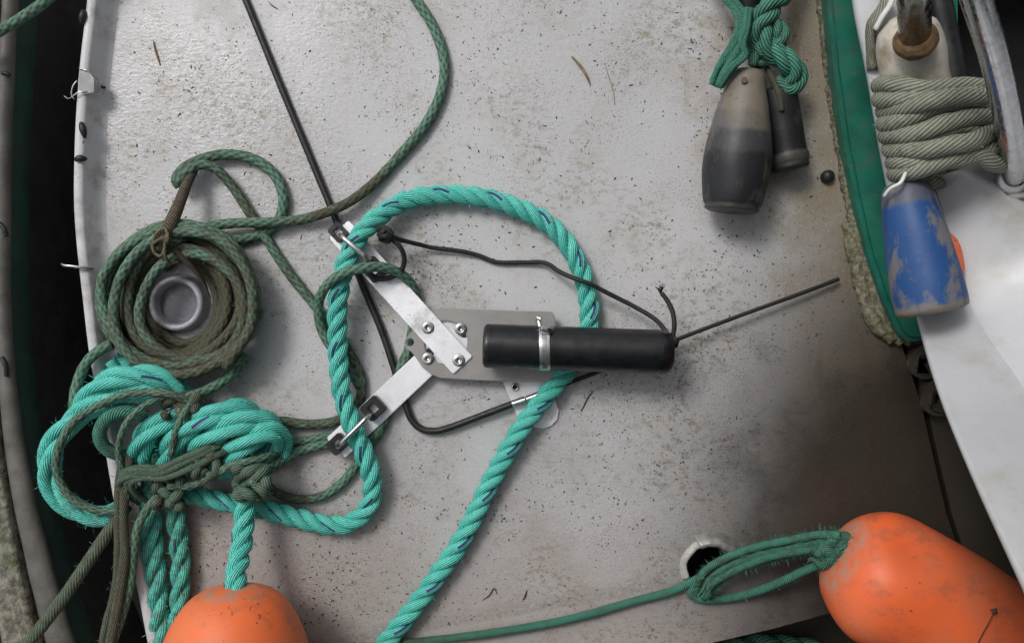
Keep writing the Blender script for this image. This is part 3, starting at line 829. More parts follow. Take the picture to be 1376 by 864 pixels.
# ------------------------------------------------------------------ floats and green rope bunch at the top
fk = thing('large_float', 'large worn black and cream float lying below the green rope bunch', 'float', P(990, 200, 0))
revolve('float_body', P(1004, 96, 0.052), P(983, 284, 0.047), smooth_prof([(0, 0.018), (0.03, 0.0225), (0.12, 0.026), (0.3, 0.034), (0.5, 0.041), (0.68, 0.0435), (0.85, 0.0405), (0.955, 0.036), (0.965, 0.033), (0.975, 0.0355), (0.995, 0.034), (1, 0.031)], 64), 'float_black', fk, 56, lump=0.03, lscale=30)
cyl('eye_rivet', P(1000, 108, 0.071), P(1000, 108, 0.0815), 0.004, 'rust', fk, 14)
fs = thing('small_float', 'small black cylindrical float tucked behind the large float', 'float', P(1060, 180, 0))
revolve('float_body', P(1044, 118, 0.034), P(1062, 228, 0.0275), smooth_prof([(0, 0.018), (0.05, 0.0235), (0.5, 0.0245), (0.80, 0.0245), (0.82, 0.0258), (0.9, 0.0258), (0.915, 0.0245), (0.985, 0.0245), (1, 0.021)], 50), 'float_small', fs, 40, lump=0.03, lscale=40)
gb = thing('green_rope_bunch', 'knotted bunch of green rope tied to the black floats at the top edge', 'rope', P(1010, 60, 0))
random.seed(5)
def strandset(parent, base, n_, spread, rad, mat, name='strand_turn', zs=4):
    for i in range(n_):
        ox, oy, oz = random.uniform(-spread, spread), random.uniform(-spread, spread), random.uniform(-zs, zs)
        rope(name, None, [(x + ox * (0.6 + 0.8 * random.random()), y + oy, z + oz, d) for x, y, z, d in base], rad, mat, parent=parent, seg=9, wob=0.001)
strandset(gb, [(955, -40, 40, .2), (975, -5, 55, .1), (992, 18, 62, .15), (1000, 42, 66, .1), (990, 66, 68, .1), (972, 92, 66, .05), (962, 115, 58, .1)], 7, 6, 0.0036, 'sea')
strandset(gb, [(1004, 15, 70, .0), (1001, 40, 78, .0), (996, 62, 82, .0), (1000, 76, 80, .0), (984, 92, 76, .0), (964, 120, 60, .1)], 5, 4, 0.0034, 'sea')
for path, r in (([(1070, -50, 40, .2), (1048, -8, 58, .15), (1032, 14, 66, .3), (1020, 36, 62, .35), (1028, 60, 58, .3), (1052, 74, 56, .2)], 0.0155),
                ([(1018, 28, 50, .3), (1044, 36, 60, .3), (1048, 56, 62, .35), (1026, 70, 58, .4), (1010, 52, 52, .4), (1012, 16, 48, .3)], 0.011),
                ([(1020, 66, 46, .3), (1044, 74, 60, .15), (1062, 86, 62, .15), (1070, 102, 54, .2), (1060, 120, 46, .3), (1040, 116, 44, .4)], 0.015),
                ([(1022, -30, 34, .5), (1018, 10, 40, .5), (1014, 50, 46, .5), (1016, 90, 50, .5)], 0.012)):
    laid_rope('rope_turn', None, path, r, 'sea', 0.08, parent=gb, wob=0.002, fz=60, loose=0.2)
revolve('dark_core', P(1003, -30, 0.045), P(1006, 22, 0.05), smooth_prof([(0, 0.014), (0.6, 0.016), (1, 0.008)], 10), 'rubber', gb, 18)
rope('tarred_end', None, [(1030, 92, 40, .9), (1040, 112, 52, .8), (1047, 130, 56, .8), (1050, 150, 54, .9)], 0.006, 'olive', parent=gb, seg=10, sx=0.6)

# ------------------------------------------------------------------ deck fittings
sk = thing('deck_socket', 'grey plastic socket ring set in the deck inside the rope coil', 'socket', P(245, 405, 0))
def ring(name, cx, cy, prof_, mat, parent, seg=56, a0=0, a1=360, lump=0.0):
    """lathe about the vertical; prof_ (r mm, z mm)"""
    c = P(cx, cy, 0)
    V, F = [], []
    full = a1 - a0 >= 360
    nseg = seg if full else seg + 1
    for i in range(nseg):
        a = R_(a0 + (a1 - a0) * i / seg)
        for r, z in prof_:
            rr = r * (1 + lump * noise.noise((math.cos(a) * 3, math.sin(a) * 3, z * 0.1)))
            V.append((c.x + rr / 1000 * math.cos(a), c.y + rr / 1000 * math.sin(a), z / 1000))
    m = len(prof_)
    for i in range(seg):
        j = (i + 1) % nseg
        for k in range(m - 1): F.append((i * m + k, j * m + k, j * m + k + 1, i * m + k + 1))
    if not full:
        F.append(tuple(range(m))); F.append(tuple((nseg - 1) * m + k for k in range(m - 1, -1, -1)))
    return mesh(name, V, F, mat, parent, True)
ring('socket_ring', 243, 408, [(40, 0.5), (39, 3), (37.5, 9), (36.5, 16), (35, 19.5), (32, 21), (29.5, 20), (28, 17), (27.2, 10), (26.8, 1.2)], 'socket', sk)
c = P(243, 408, 0)
mesh('socket_bottom', [(c.x + 0.0275 * math.cos(a), c.y + 0.0275 * math.sin(a), 0.002) for a in [2 * math.pi * i / 40 for i in range(40)]], [tuple(range(40))], 'socket_in', sk, False)

fl_ = thing('deck_fairlead', 'broken white plastic pipe flange around a dark hole near the orange buoy', 'fairlead', P(957, 757, 0))
ring('flange', HOLE[0], HOLE[1], [(28.3, -8), (28.3, 4), (29, 6), (31, 6.5), (35, 5), (38, 0.8)], 'pvc', fl_, 40, 75, 205, 0.05)
ring('flange_lip', HOLE[0] + 3, HOLE[1] - 2, [(30, 4), (29.5, 12), (31, 17), (36, 17), (42, 9), (46, 1)], 'lip', fl_, 24, 20, 118, 0.08)
ring('pipe_wall', HOLE[0], HOLE[1], [(28.9, 0.6), (28, -20), (27, -60), (26, -150)], 'dark_hole', fl_, 40)

pin = thing('rim_pin', 'small bent steel pin sticking out over the deck rim', 'pin', P(105, 358, 0.03))
rope('pin_wire', None, [(124, 360, 22), (112, 360, 34), (96, 358, 37), (87, 357, 36), (84, 355, 33)], 0.0035, 'steel', parent=pin, seg=12, sx=0.6)
for i, (pts, lab) in enumerate((([(112, 14, 31), (111, 22, 32), (109, 33, 31)], 'black rubber scrap stuck on the deck rim near the top corner'), ([(109, 165, 31), (112, 176, 32), (114, 186, 30)], 'slanting black rubber scrap on the deck rim below the clear clip'), ([(101, 215, 32), (108, 213, 33), (117, 214, 31)], 'black rubber scrap lying across the top of the deck rim'))):
    s = rope('rubber_scrap', None, pts, 0.0042, 'rubber', seg=10, step=0.002, taper=lambda f: 0.35 + 0.75 * math.sin(math.pi * min(1, f * 0.85 + 0.12)))
    tag(s, lab, 'scrap', 'black scraps on the deck rim')
clip = thing('clear_clip', 'clear plastic clip with bent wire hooked over the deck rim', 'clip', P(120, 118, 0.03))
plate('film', [(107, 92), (119, 95), (126, 105), (126, 124), (112, 127), (106, 120)], 0.0318, 0.0326, 'wire', clip, bev=0)
rope('wire_loop', None, [(106, 92, 34), (118, 96, 35), (132, 108, 24), (139, 117, 10), (131, 128, 14), (118, 124, 32), (106, 124, 35), (100, 128, 34), (92, 133, 28), (86, 129, 24)], 0.0009, 'steel', parent=clip, seg=6)
rope('wire_hook', None, [(104, 108, 34), (98, 116, 35), (96, 128, 34), (100, 134, 33)], 0.0008, 'steel', parent=clip, seg=6)
rope('wire_tip', None, [(137, 116, 9), (139, 118, 9), (141, 117, 9)], 0.0022, 'rubber', parent=clip, seg=8, step=0.001)

# ------------------------------------------------------------------ the instrument rig
rig = thing('clamped_instrument', 'black cylindrical instrument clamped to grey plate with two aluminium arms', 'instrument', P(700, 465, 0))
# support bracket under the plate
plate('foot_bracket', [(676, 513), (690, 511), (734, 508), (739, 520), (747, 540), (751, 552), (749, 564), (741, 572), (730, 576), (711, 573), (698, 566), (688, 542)], 0.0008, 0.0042, 'alu', rig)
def bolt(x, y, z, r, parent, head='bolt', tilt=0):
    b_ = ring(head, x, y, [(0.01, z - 3), (r, z - 3), (r, z + 2.2), (r - 0.8, z + 3.2), (r * 0.60, z + 3.2), (r * 0.55, z + 0.6), (0.01, z + 0.4)], 'steel', parent, 24)
    d = P(x, y, 0)
    return b_
k = 0.978
plate('mounting_plate', [(552, 447), (545, 455), (543, 461), (546, 469), (553, 473), (559, 481), (567, 493), (579, 503), (592, 508), (640, 511), (742, 514), (746, 505), (746, 425), (742, 419), (640, 416), (592, 414), (577, 418), (564, 430), (557, 441)], 0.019, 0.0225, 'grey_plate', rig, holes=[circ(551, 460, 5.2, 16), circ(599, 460, 29, 36)])
plate('backing_disc', circ(599, 460, 34, 36), 0.0145, 0.0175, 'alu', rig, holes=[circ(624, 448, 6, 12), circ(578, 473, 6, 12)], bev=0)
plate('spacer_block', [(664, 440), (738, 440), (738, 500), (664, 500)], 0.0042, 0.0189, 'plastic', rig)
plate('saddle_block', [(706, 446), (736, 446), (736, 494), (706, 494)], 0.0226, 0.030, 'plastic', rig)
def bar_pts(x0, y0, x1, y1, w):
    d = Vector((x1 - x0, y1 - y0)).normalized(); nx = Vector((-d.y, d.x)) * w / 2
    return [(x0 + nx.x, y0 + nx.y), (x1 + nx.x, y1 + nx.y), (x1 - nx.x, y1 - nx.y), (x0 - nx.x, y0 - nx.y)]
def bar_round(x0, y0, x1, y1, w, c=4):
    p = bar_pts(x0, y0, x1, y1, w)
    out = []
    for i in range(4):
        a = Vector(p[i - 1]); b = Vector(p[i]); d = Vector(p[(i + 1) % 4])
        ua = (a - b).normalized() * c; ud = (d - b).normalized() * c
        out += [tuple(b + ua), tuple(b + ua * 0.3 + ud * 0.3), tuple(b + ud)]
    return out
plate('arm', bar_round(455, 308, 622, 491, 35, 2.5), 0.0228, 0.0258, 'arm', rig)
plate('arm', bar_round(451, 602, 572, 488, 36, 2.5), 0.0135, 0.0165, 'arm', rig)
for (x, y, z) in ((577.5, 440, 27), (618, 483, 27), (620.5, 442, 23.5), (577, 481, 23.5)):
    b_ = bolt(x, y, z, 6.2, rig)
    w_ = ring('washer', x, y, [(6.6, z - 1.2), (8.2, z - 1.2), (8.2, z - 0.2), (6.4, z - 0.1)], 'steel', b_, 24)
ps_ = bolt(692, 519.5, 5.5, 5.2, rig, 'cross_head_screw')
for an in (20, 110):
    dx, dy = math.cos(R_(an)) * 3.4, math.sin(R_(an)) * 3.4
    plate('screw_slot', bar_pts(692 - dx, 519.5 - dy, 692 + dx, 519.5 + dy, 1.5), 0.0055, 0.0089, 'dark_hole', ps_, bev=0)
# clamp blocks and U bolts gripping the rope
def block(x, y, w, h, ang, z0, z1):
    c_, s_ = math.cos(R_(ang)), math.sin(R_(ang))
    base_ = [(-w / 2, -h / 2 + 3), (-w / 2 + 3, -h / 2), (w / 2 - 3, -h / 2), (w / 2, -h / 2 + 3), (w / 2, h / 2 - 3), (w / 2 - 3, h / 2), (-w / 2 + 3, h / 2), (-w / 2, h / 2 - 3)]
    pts = [(x + c_ * a - s_ * b, y + s_ * a + c_ * b) for a, b in base_]
    slot = [(x + c_ * a - s_ * b, y + s_ * a + c_ * b) for a, b in [(-w * .18, -h * .22), (w * .18, -h * .22), (w * .22, 0), (w * .18, h * .22), (-w * .18, h * .22), (-w * .22, 0)]]
    plate('clamp_block', pts, z0, z1, 'plastic', rig, holes=[slot], bev=0.0012)
block(454, 312, 24, 20, 47, 0.0260, 0.034)
block(502, 362, 30, 26, 47, 0.0260, 0.033)
block(453, 597, 26, 22, -43, 0.0167, 0.026)
block(501, 549, 28, 26, -43, 0.0167, 0.030)
def ubolt(x0, y0, x1, y1, z0, zt, name='u_bolt'):
    path = [(x0, y0, z0), (x0 + (x1 - x0) * .02, y0 + (y1 - y0) * .02, zt - 10), (x0 + (x1 - x0) * .12, y0 + (y1 - y0) * .12, zt - 2), (x0 + (x1 - x0) * .3, y0 + (y1 - y0) * .3, zt), (x0 + (x1 - x0) * .7, y0 + (y1 - y0) * .7, zt), (x0 + (x1 - x0) * .88, y0 + (y1 - y0) * .88, zt - 2), (x1 - (x1 - x0) * .02, y1 - (y1 - y0) * .02, zt - 10), (x1, y1, z0)]
    rope(name, None, path, 0.0033, 'steel', parent=rig, seg=14, step=0.0015)
ubolt(457, 316, 496, 349, 28, 62)
ubolt(454, 600, 497, 557, 20, 56)
# housing
ha, hb = P(650, 464.5, 0.055), P(903.5, 473.5, 0.062)
HR = 0.0282
hax = (hb - ha).normalized()
revolve('housing', ha + hax * 0.006, hb, [(0, HR), (0.014, HR), (0.0145, HR - 0.0006), (0.020, HR - 0.0006), (0.0205, HR), (0.5, HR), (0.925, HR), (0.9255, HR - 0.0008), (0.935, HR - 0.0008), (0.9355, HR), (0.965, HR - 0.0004), (0.985, HR - 0.003), (1, HR - 0.0075)], 'housing', rig, 64, smooth_angle=30)
revolve('end_cap', ha, ha + hax * 0.0062, [(0, HR - 0.0035), (0.25, HR - 0.0015), (0.6, HR - 0.0002), (1, HR - 0.0001)], 'housing', rig, 64, smooth_angle=60)
revolve('cap_edge', ha + hax * 0.0016, ha + hax * 0.0026, [(0, HR - 0.0014), (0.5, HR - 0.0004), (1, HR - 0.0006)], 'scuffed', rig, 64)
# hose clamp
cpos = ha.lerp(hb, (732 - 650) / 253.5)
cd = (hax + Vector((0, 0.06, 0))).normalized()
clampo = revolve('hose_clamp', cpos - cd * 0.0068, cpos + cd * 0.0068, [(0, HR + 0.0002), (0.02, HR + 0.0012), (0.12, HR + 0.0014), (0.88, HR + 0.0014), (0.98, HR + 0.0012), (1, HR + 0.0002)], 'steel', rig, 64, smooth_angle=40)
# worm-drive slots on the upper side of the band
V, F = [], []
u1 = (Vector((0, 0, 1)) - cd * cd.z).normalized(); u2 = cd.cross(u1)
for i in range(26):
    an = R_(-58 + i * 4.6)
    rad_ = u1 * math.cos(an) + u2 * math.sin(an)
    tan_ = -u1 * math.sin(an) + u2 * math.cos(an)
    c0 = cpos + rad_ * (HR + 0.00145)
    q = len(V)
    for sx_, sy_, h in ((-1, -1, 0), (1, -1, 0), (1, 1, 0), (-1, 1, 0), (-.8, -.7, 1), (.8, -.7, 1), (.8, .7, 1), (-.8, .7, 1)):
        V.append(c0 + cd * sx_ * 0.0032 + tan_ * (sy_ * 0.00055 + sx_ * 0.0003) + rad_ * 0.00045 * h)
    F += [(q + 4, q + 5, q + 6, q + 7), (q, q + 1, q + 5, q + 4), (q + 1, q + 2, q + 6, q + 5), (q + 2, q + 3, q + 7, q + 6), (q + 3, q, q + 4, q + 7)]
ws = mesh('worm_thread', V, F, 'scuffed', clampo, False)
ws['kind'] = 'stuff'
scx = cpos + u1 * 0.017 + Vector((0, 1, 0)) * (HR - 0.003)
hz = P(734, 444, 0.078)
revolve('screw_housing', P(726, 441, 0.080), P(743, 444, 0.078), [(0, 0.0035), (0.1, 0.0052), (0.5, 0.0056), (0.9, 0.0052), (1, 0.004)], 'steel', clampo, 20, smooth_angle=40)
cyl('clamp_screw', P(723, 429, 0.066), P(726, 440, 0.070), 0.0034, 'steel', clampo, 16)
cyl('screw_head', P(721, 427, 0.066), P(727.5, 429.5, 0.067), 0.0048, 'steel', clampo, 16)

# black rod bent round the rig, ferrule, tensioned cord
rod = thing('bent_black_rod', 'long black rubber-covered rod bent into a hook below the rig', 'rod', P(440, 270, 0))
rope('rod_sleeve', None, [(228, -245, 5), (300, -70, 5), (330, 0, 5), (385, 135, 5), (441, 270, 6), (462, 322, 8), (490, 390, 7), (514, 448, 7), (536, 515, 8), (546, 546, 8), (553, 564, 8), (566, 576, 8), (585, 579, 8), (605, 574, 9), (640, 561, 10), (690, 542, 12)], 0.0046, 'rubber', parent=rod, seg=14)
cyl('ferrule', P(688, 543, 0.012), P(706, 537, 0.0125), 0.0052, 'steel', rod, 20)
cyl('ferrule', P(707, 536.7, 0.0125), P(731, 528, 0.013), 0.0047, 'steel', rod, 20)
rope('tension_cord', 'taut black cord running from under the instrument to the cabin corner', [(731, 528, 10), (760, 516, 6), (800, 501, 7), (850, 481, 12), (905, 458, 24), (1000, 422, 20), (1080, 393, 16), (1127, 375, 12)], 0.0028, 'rubber', cat='cord', seg=10)
# thin lanyard
ln = thing('black_lanyard', 'thin black braided lanyard tied from rope loop to instrument end with frayed tail', 'lanyard', P(700, 360, 0))
rope('line', None, [(520, 317, 46), (545, 325, 30), (570, 331, 14), (605, 335, 8), (640, 345, 5), (668, 355, 5), (700, 355, 6), (730, 353, 12), (755, 364, 28), (782, 377, 38), (810, 389, 34), (850, 410, 30), (878, 428, 40), (895, 443, 55), (902, 455, 64)], 0.0031, 'blackcord', parent=ln, seg=10, wob=0.0045)
rope('tail', None, [(903, 457, 66), (906, 440, 68), (904, 420, 66), (896, 403, 62), (889, 394, 60)], 0.0031, 'blackcord', parent=ln, seg=10)
fz_ps = [p for p, _ in spline(conv([(890, 397, 60), (887, 389, 60), (886, 385, 60)]), 0.001)[0]]
random.seed(9)
V, F = [], []
for i in range(26):
    b0 = P(888 + random.uniform(-2, 2), 393 + random.uniform(-2, 2), 0.060)
    e0 = P(887 + random.uniform(-9, 10), 383 + random.uniform(-5, 5), 0.060 + random.uniform(-.004, .008))
    m0 = b0.lerp(e0, 0.55) + Vector((random.uniform(-.0015, .0015), 0.0005, 0.001))
    sx_ = Vector((0.0004, 0.0002, 0)); q = len(V)
    V += [b0 - sx_, b0 + sx_, m0 + sx_, m0 - sx_, e0]
    F += [(q, q + 1, q + 2, q + 3), (q + 3, q + 2, q + 4)]
o = mesh('frayed_fibres', V, F, 'rubber', ln, False); o['kind'] = 'stuff'
rope('loop', None, [(520, 317, 52), (536, 330, 52), (543, 345, 46), (540, 362, 40), (525, 373, 36), (506, 374, 34), (496, 366, 38)], 0.0034, 'blackcord', parent=ln, seg=10)
for pth in ([(508, 310, 50), (516, 306, 62), (526, 314, 62), (522, 324, 54), (511, 321, 48)], [(512, 322, 52), (514, 312, 64), (522, 309, 62), (527, 320, 52)], [(509, 315, 54), (518, 318, 66), (527, 318, 58)]):
    rope('knot_turn', None, pth, 0.0036, 'blackcord', parent=ln, seg=10, step=0.0015)
for pth in ([(902, 452, 62), (908, 456, 70), (908, 464, 64), (902, 466, 58)], [(900, 458, 66), (906, 460, 70), (910, 458, 62)]):
    rope('knot_turn', None, pth, 0.0032, 'blackcord', parent=ln, seg=10, step=0.0015)

# ------------------------------------------------------------------ orange buoys
ba = thing('orange_buoy', 'orange buoy with grey scuffed patch at the end of the thick teal rope', 'buoy', P(317, 880, 0))
revolve('buoy_body', P(316, 790, 0.110), P(317, 1090, 0.094), smooth_prof([(0, 0.022), (0.012, 0.032), (0.04, 0.050), (0.10, 0.066), (0.20, 0.0805), (0.34, 0.0915), (0.5, 0.095), (0.75, 0.091), (0.93, 0.065), (1, 0.02)], 60), 'orange', ba, 72, lump=0.03, lscale=9)
V = []
bb = thing('large_orange_buoy', 'scuffed orange buoy lying at the lower right corner below the cabin', 'buoy', P(1250, 790, 0))
def dent(t, an, r):
    k_ = math.exp(-((t - 0.13) / 0.10) ** 2)
    return r * (1 + 0.08 * k_ * math.cos(2 * (an - 0.9)) + 0.04 * k_ * math.cos(5 * an + 1) - 0.05 * math.exp(-((t - 0.3) / 0.12) ** 2) * max(0, math.cos(an - 0.4)) ** 6)
revolve('buoy_body', P(1127, 742, 0.090), P(1438, 924, 0.086), smooth_prof([(0, 0.030), (0.01, 0.043), (0.04, 0.059), (0.10, 0.073), (0.20, 0.081), (0.34, 0.0835), (0.55, 0.084), (0.78, 0.078), (0.94, 0.05), (1, 0.015)], 64), 'orange2', bb, 72, lump=0.035, lscale=12, dent=dent)
tw = thing('seed_stalk', 'thin dark stalk with a seed head resting on the large orange buoy', 'stalk', P(1330, 830, 0.17))
rope('stalk', None, [(1336, 822, 174), (1328, 838, 175), (1318, 856, 174), (1310, 874, 172)], 0.0006, 'rubber', parent=tw, seg=6)
revolve('seed_head', P(1334, 824, 0.1735), P(1339, 817, 0.175), smooth_prof([(0, 0.001), (0.4, 0.0034), (1, 0.001)], 10), 'debris', tw, 12)

# ------------------------------------------------------------------ the thick teal rope loop
random.seed(3)
laid_rope('teal_rope', 'thick teal three-strand rope with purple tracer looped around the instrument rig',
    [(440, 960, 22), (480, 905, 18), (524, 856, 17), (574, 792, 17), (622, 722, 17), (662, 642, 18), (700, 576, 22, .05), (738, 527, 20, .05), (768, 490, 17), (789, 448, 17), (791, 405, 17), (776, 352, 17), (745, 308, 17), (703, 283, 17), (655, 267, 18), (605, 262, 18, .05), (557, 267, 20, .1), (516, 286, 30, .15), (482, 319, 44, .15), (462, 361, 45, .2), (454, 410, 40, .25), (454, 465, 36, .25), (458, 520, 36, .25), (471, 566, 37, .2), (488, 606, 36, .1), (500, 646, 28, .05), (494, 682, 20, .0), (466, 704, 18, .0), (428, 703, 18, .0), (385, 692, 18), (345, 682, 20, .1), (300, 673, 20, .2), (258, 664, 22, .3), (222, 655, 26, .45), (195, 650, 30, .5)], 0.0132, fz=600)
laid_rope('teal_buoy_rope', 'short thick teal rope leading from the olive knot to the orange buoy',
    [(338, 640, 52, .3), (331, 668, 56, .1), (328, 700, 58, .05), (324, 735, 68, .1), (318, 768, 88, .1), (316, 792, 104, .15), (316, 806, 108, .2)], 0.0134, 'teal', phase=1.0, fz=120)

# tangled turns of teal rope on the left
laid_rope('tangled_teal_rope', 'thick teal rope tangled in stacked turns with a big loop over the rim',
    [(158, 688, 42, .4), (122, 692, 46, .38), (88, 674, 48, .32), (66, 640, 50, .3), (70, 600, 54, .25), (94, 568, 58, .25), (134, 544, 62, .3), (176, 530, 62, .3), (220, 530, 52, .35), (250, 546, 28, .4), (232, 585, 16, .4), (200, 622, 18, .3), (186, 612, 40, .05), (193, 588, 56, .0), (214, 568, 62, .0), (246, 552, 52, .1), (262, 566, 26, .4), (246, 606, 16, .4), (226, 622, 26, .2), (232, 600, 52, .0), (252, 576, 66, .0), (284, 558, 68, .0), (322, 550, 52, .1), (340, 566, 26, .3), (312, 606, 16, .4), (268, 622, 26, .3), (270, 600, 54, .1), (296, 580, 68, .1), (330, 566, 62, .15), (358, 566, 44, .15), (366, 586, 24, .3), (336, 620, 16, .4), (302, 632, 26, .3), (306, 612, 52, .15), (332, 594, 62, .05), (362, 582, 54, .05), (376, 592, 34, .2), (372, 615, 22, .3)], 0.0154, fz=900, phase=0.4, loose=0.40, pitch=0.21)
laid_rope('teal_rope_bight', 'bright teal rope bight arching over the top of the tangle below the coil',
    [(150, 485, 22, .0), (165, 500, 20, .1), (108, 556, 44, .1), (118, 534, 56, .0), (142, 514, 64, .0), (176, 504, 66, .0), (208, 507, 62, .1), (236, 522, 48, .3), (256, 546, 34, .5)], 0.0150, phase=2, loose=0.35, pitch=0.17, fz=160)
laid_rope('hanging_teal_rope', 'dirty teal rope hanging along the rim left of its twin', [(206, 640, 30, 0.64), (203, 680, 26, .45), (205, 725, 20, .35), (209, 780, 18, 0.44), (213, 830, 18, 0.44), (216, 890, 18, 0.44), (222, 960, 18, 0.44)], 0.0145, phase=.7, group='teal ropes hanging below the tangle', fz=160, pitch=0.10)
laid_rope('hanging_teal_rope', 'dirty teal rope hanging between its twin and the orange buoy', [(225, 650, 30, 0.64), (234, 684, 26, 0.54), (241, 730, 18, 0.44), (243, 775, 18, 0.44), (240, 830, 18, 0.44), (238, 900, 18, 0.44)], 0.0128, phase=1.9, group='teal ropes hanging below the tangle', fz=140, pitch=0.10)

# olive ropes through the tangle
def olive_bundle(name, label, base, nst, spread, rad, mat='olive', fz=0, zs=5):
    root = thing(name, label, 'rope', (P(base[0][0], base[0][1]).x, P(base[0][0], base[0][1]).y, 0))
    strandset(root, base, nst, spread, rad, mat, 'yarn_strand', zs)
    ps = [p for p, _ in spline(conv(base), 0.004)[0]]
    fuzz_mesh(ps, rad + spread / 1000, fz, 0.009, root, mat)
    return root
random.seed(11)
olive_bundle('frayed_olive_rope', 'wide frayed olive rope bight across the middle of the teal tangle', [(196, 668, 30, .3), (176, 656, 50, .2), (170, 642, 64, .15), (184, 634, 72, .15), (216, 634, 74, .2), (250, 620, 74, .3), (280, 606, 70, .4), (310, 590, 50, .4)], 13, 8, 0.0042, fz=400)
def knot(name, label, cx, cy, cz, rx, ry, rz, rad, mat, dirt, ph=0.0, p=(3, 2, 7), fz=120, parent=None, turns=1.0):
    """a rope knot: a Lissajous tangle of one continuous rope"""
    pts = []
    for i in range(int(64 * turns)):
        t = 2 * math.pi * i / 64
        pts.append((cx + rx * math.cos(p[0] * t + 0.7 + ph), cy + ry * math.cos(p[1] * t + 0.2 + ph * 0.5), cz + rz * math.cos(p[2] * t + ph), dirt + 0.2 * math.sin(t * 3)))
    return rope(name, label, pts, rad, mat, fz=fz, seg=12, wob=0.002)
knot('olive_knot', 'ragged olive rope knot hanging under the left of the tangle', 226, 660, 52, 17, 19, 13, 0.0064, 'olive', .35, 0.4)
knot('brown_rope_wad', 'brown frayed rope wad on top of the tangle', 243, 545, 66, 22, 14, 10, 0.0056, 'olive', .75, 1.3, fz=160)
rope('olive_line', 'thin olive-green line following the big teal loop over the rim', [(256, 540, 74, .5), (228, 530, 86, .5), (196, 528, 86, .4), (162, 532, 86, .35), (130, 545, 84, .3), (100, 566, 79, .35), (80, 598, 74, .4), (76, 636, 70, .4), (94, 668, 66, .5), (122, 684, 62, .5), (152, 686, 58, .5), (170, 680, 54, .5)], 0.0050, 'green', fz=120, wob=0.002)
rope('olive_hook_rope', 'olive rope hooking round beneath the teal turns', [(196, 560, 60, .3), (170, 552, 72, .1), (146, 560, 76, .15), (134, 580, 74, .3), (140, 600, 66, .4), (160, 610, 56, .5), (186, 608, 42, .5)], 0.0085, 'sea', fz=150, seg=14)
knot('knotted_olive_rope', 'tight olive knot at the lower right end of the tangle', 338, 648, 66, 20, 20, 14, 0.0068, 'olive', .2, 2.1, fz=160)
knot('olive_turn', 'small olive rope lump in front of the middle teal turns', 277, 626, 66, 15, 13, 9, 0.0058, 'olive', .4, 0.9, p=(2, 3, 5), fz=90)

for i, (pth, rr, mt, lab) in enumerate((
    ([(266, 532, 68, .4), (248, 556, 80, .3), (236, 584, 76, .4), (228, 612, 62, .5)], 0.0045, 'green', 'thin green line dropping from the brown wad between teal turns'),
    ([(234, 528, 76, .4), (192, 546, 84, .3), (166, 574, 82, .3), (158, 604, 66, .4), (166, 634, 60, .5)], 0.0042, 'green', 'thin green line curving down the left teal turns'),
    ([(378, 608, 30, .3), (352, 616, 60, .3), (316, 622, 76, .4), (286, 640, 70, .5), (260, 650, 60, .5), (226, 652, 66, .5)], 0.0052, 'green', 'green line across the lower edge of the tangle to the olive knot'))):
    rope('tangle_line', lab, pth, rr, mt, fz=80, wob=0.003, seg=10)

# ------------------------------------------------------------------ thin green ropes
# the coil
loops = [(204, 290, 348, 450, 8, .95), (176, 306, 338, 474, 10, .9), (196, 300, 344, 460, 14, .9), (152, 314, 322, 486, 14, .85), (184, 296, 340, 468, 26, .95), (140, 320, 314, 490, 22, .7),
         (166, 302, 334, 478, 34, .9), (150, 312, 318, 494, 34, .75), (132, 350, 310, 500, 30, .25), (178, 308, 330, 462, 46, .5), (142, 344, 302, 508, 44, .2), (192, 324, 342, 470, 52, .3), (128, 352, 304, 498, 50, .2), (146, 338, 312, 506, 58, .25)]
cp = []
random.seed(13)
NQ = 10
for i in range(len(loops) * NQ - 4):
    f = i / NQ
    a = loops[int(f)]; b = loops[min(int(f) + 1, len(loops) - 1)]
    s = f - int(f)
    s2 = s * s * (3 - 2 * s)
    L_, Rr, T_, B_, Z, D_ = [a[k_] + (b[k_] - a[k_]) * s2 for k_ in range(6)]
    an = -2 * math.pi * f + 2.2
    ca, sa = math.cos(an), math.sin(an)
    cx, cy = (L_ + Rr) / 2, (T_ + B_) / 2
    x = cx + (Rr - L_) / 2 * ca + random.uniform(-3.5, 3.5)
    y = cy - (B_ - T_) / 2 * sa + random.uniform(-2.5, 2.5)
    x += 8 * noise.noise((f * 2.3, 0.5, 7.1)) + 5 * noise.noise((f * 5.1, 3.5, 1.1)); y += 8 * noise.noise((f * 2.3, 9.5, 2.1)) + 5 * noise.noise((f * 5.1, 6.5, 4.1))
    dd = D_ + 0.25 * (ca * 0.5 - sa * 0.5) - 0.05
    cp.append((x, y, Z + random.uniform(-1.5, 1.5), max(0, dd + 0.36)))
cp += [(330, 480, 34, .2), (305, 508, 34, .2), (275, 526, 48, .2), (252, 536, 66, .3), (240, 556, 74, .4)]
rope('coiled_rope', 'coil of weathered green and brown rope around the grey deck socket', cp, 0.0068, 'green', seg=11, fz=1500, fl=0.005)
rope('coil_tail', 'green rope tail dropping from the left of the coil past the rim', [(150, 462, 40, .3), (132, 472, 42, .3), (116, 488, 44, .2), (104, 515, 44, .2), (100, 545, 46, .25), (108, 570, 40, .3)], 0.0068, 'green', fz=80)
rope('coil_stray', 'short green rope crossing the deck at the right of the coil', [(350, 416, 8, .5), (334, 440, 8, .5), (312, 458, 9, .6), (296, 468, 12, .8)], 0.0062, 'green', fz=40)

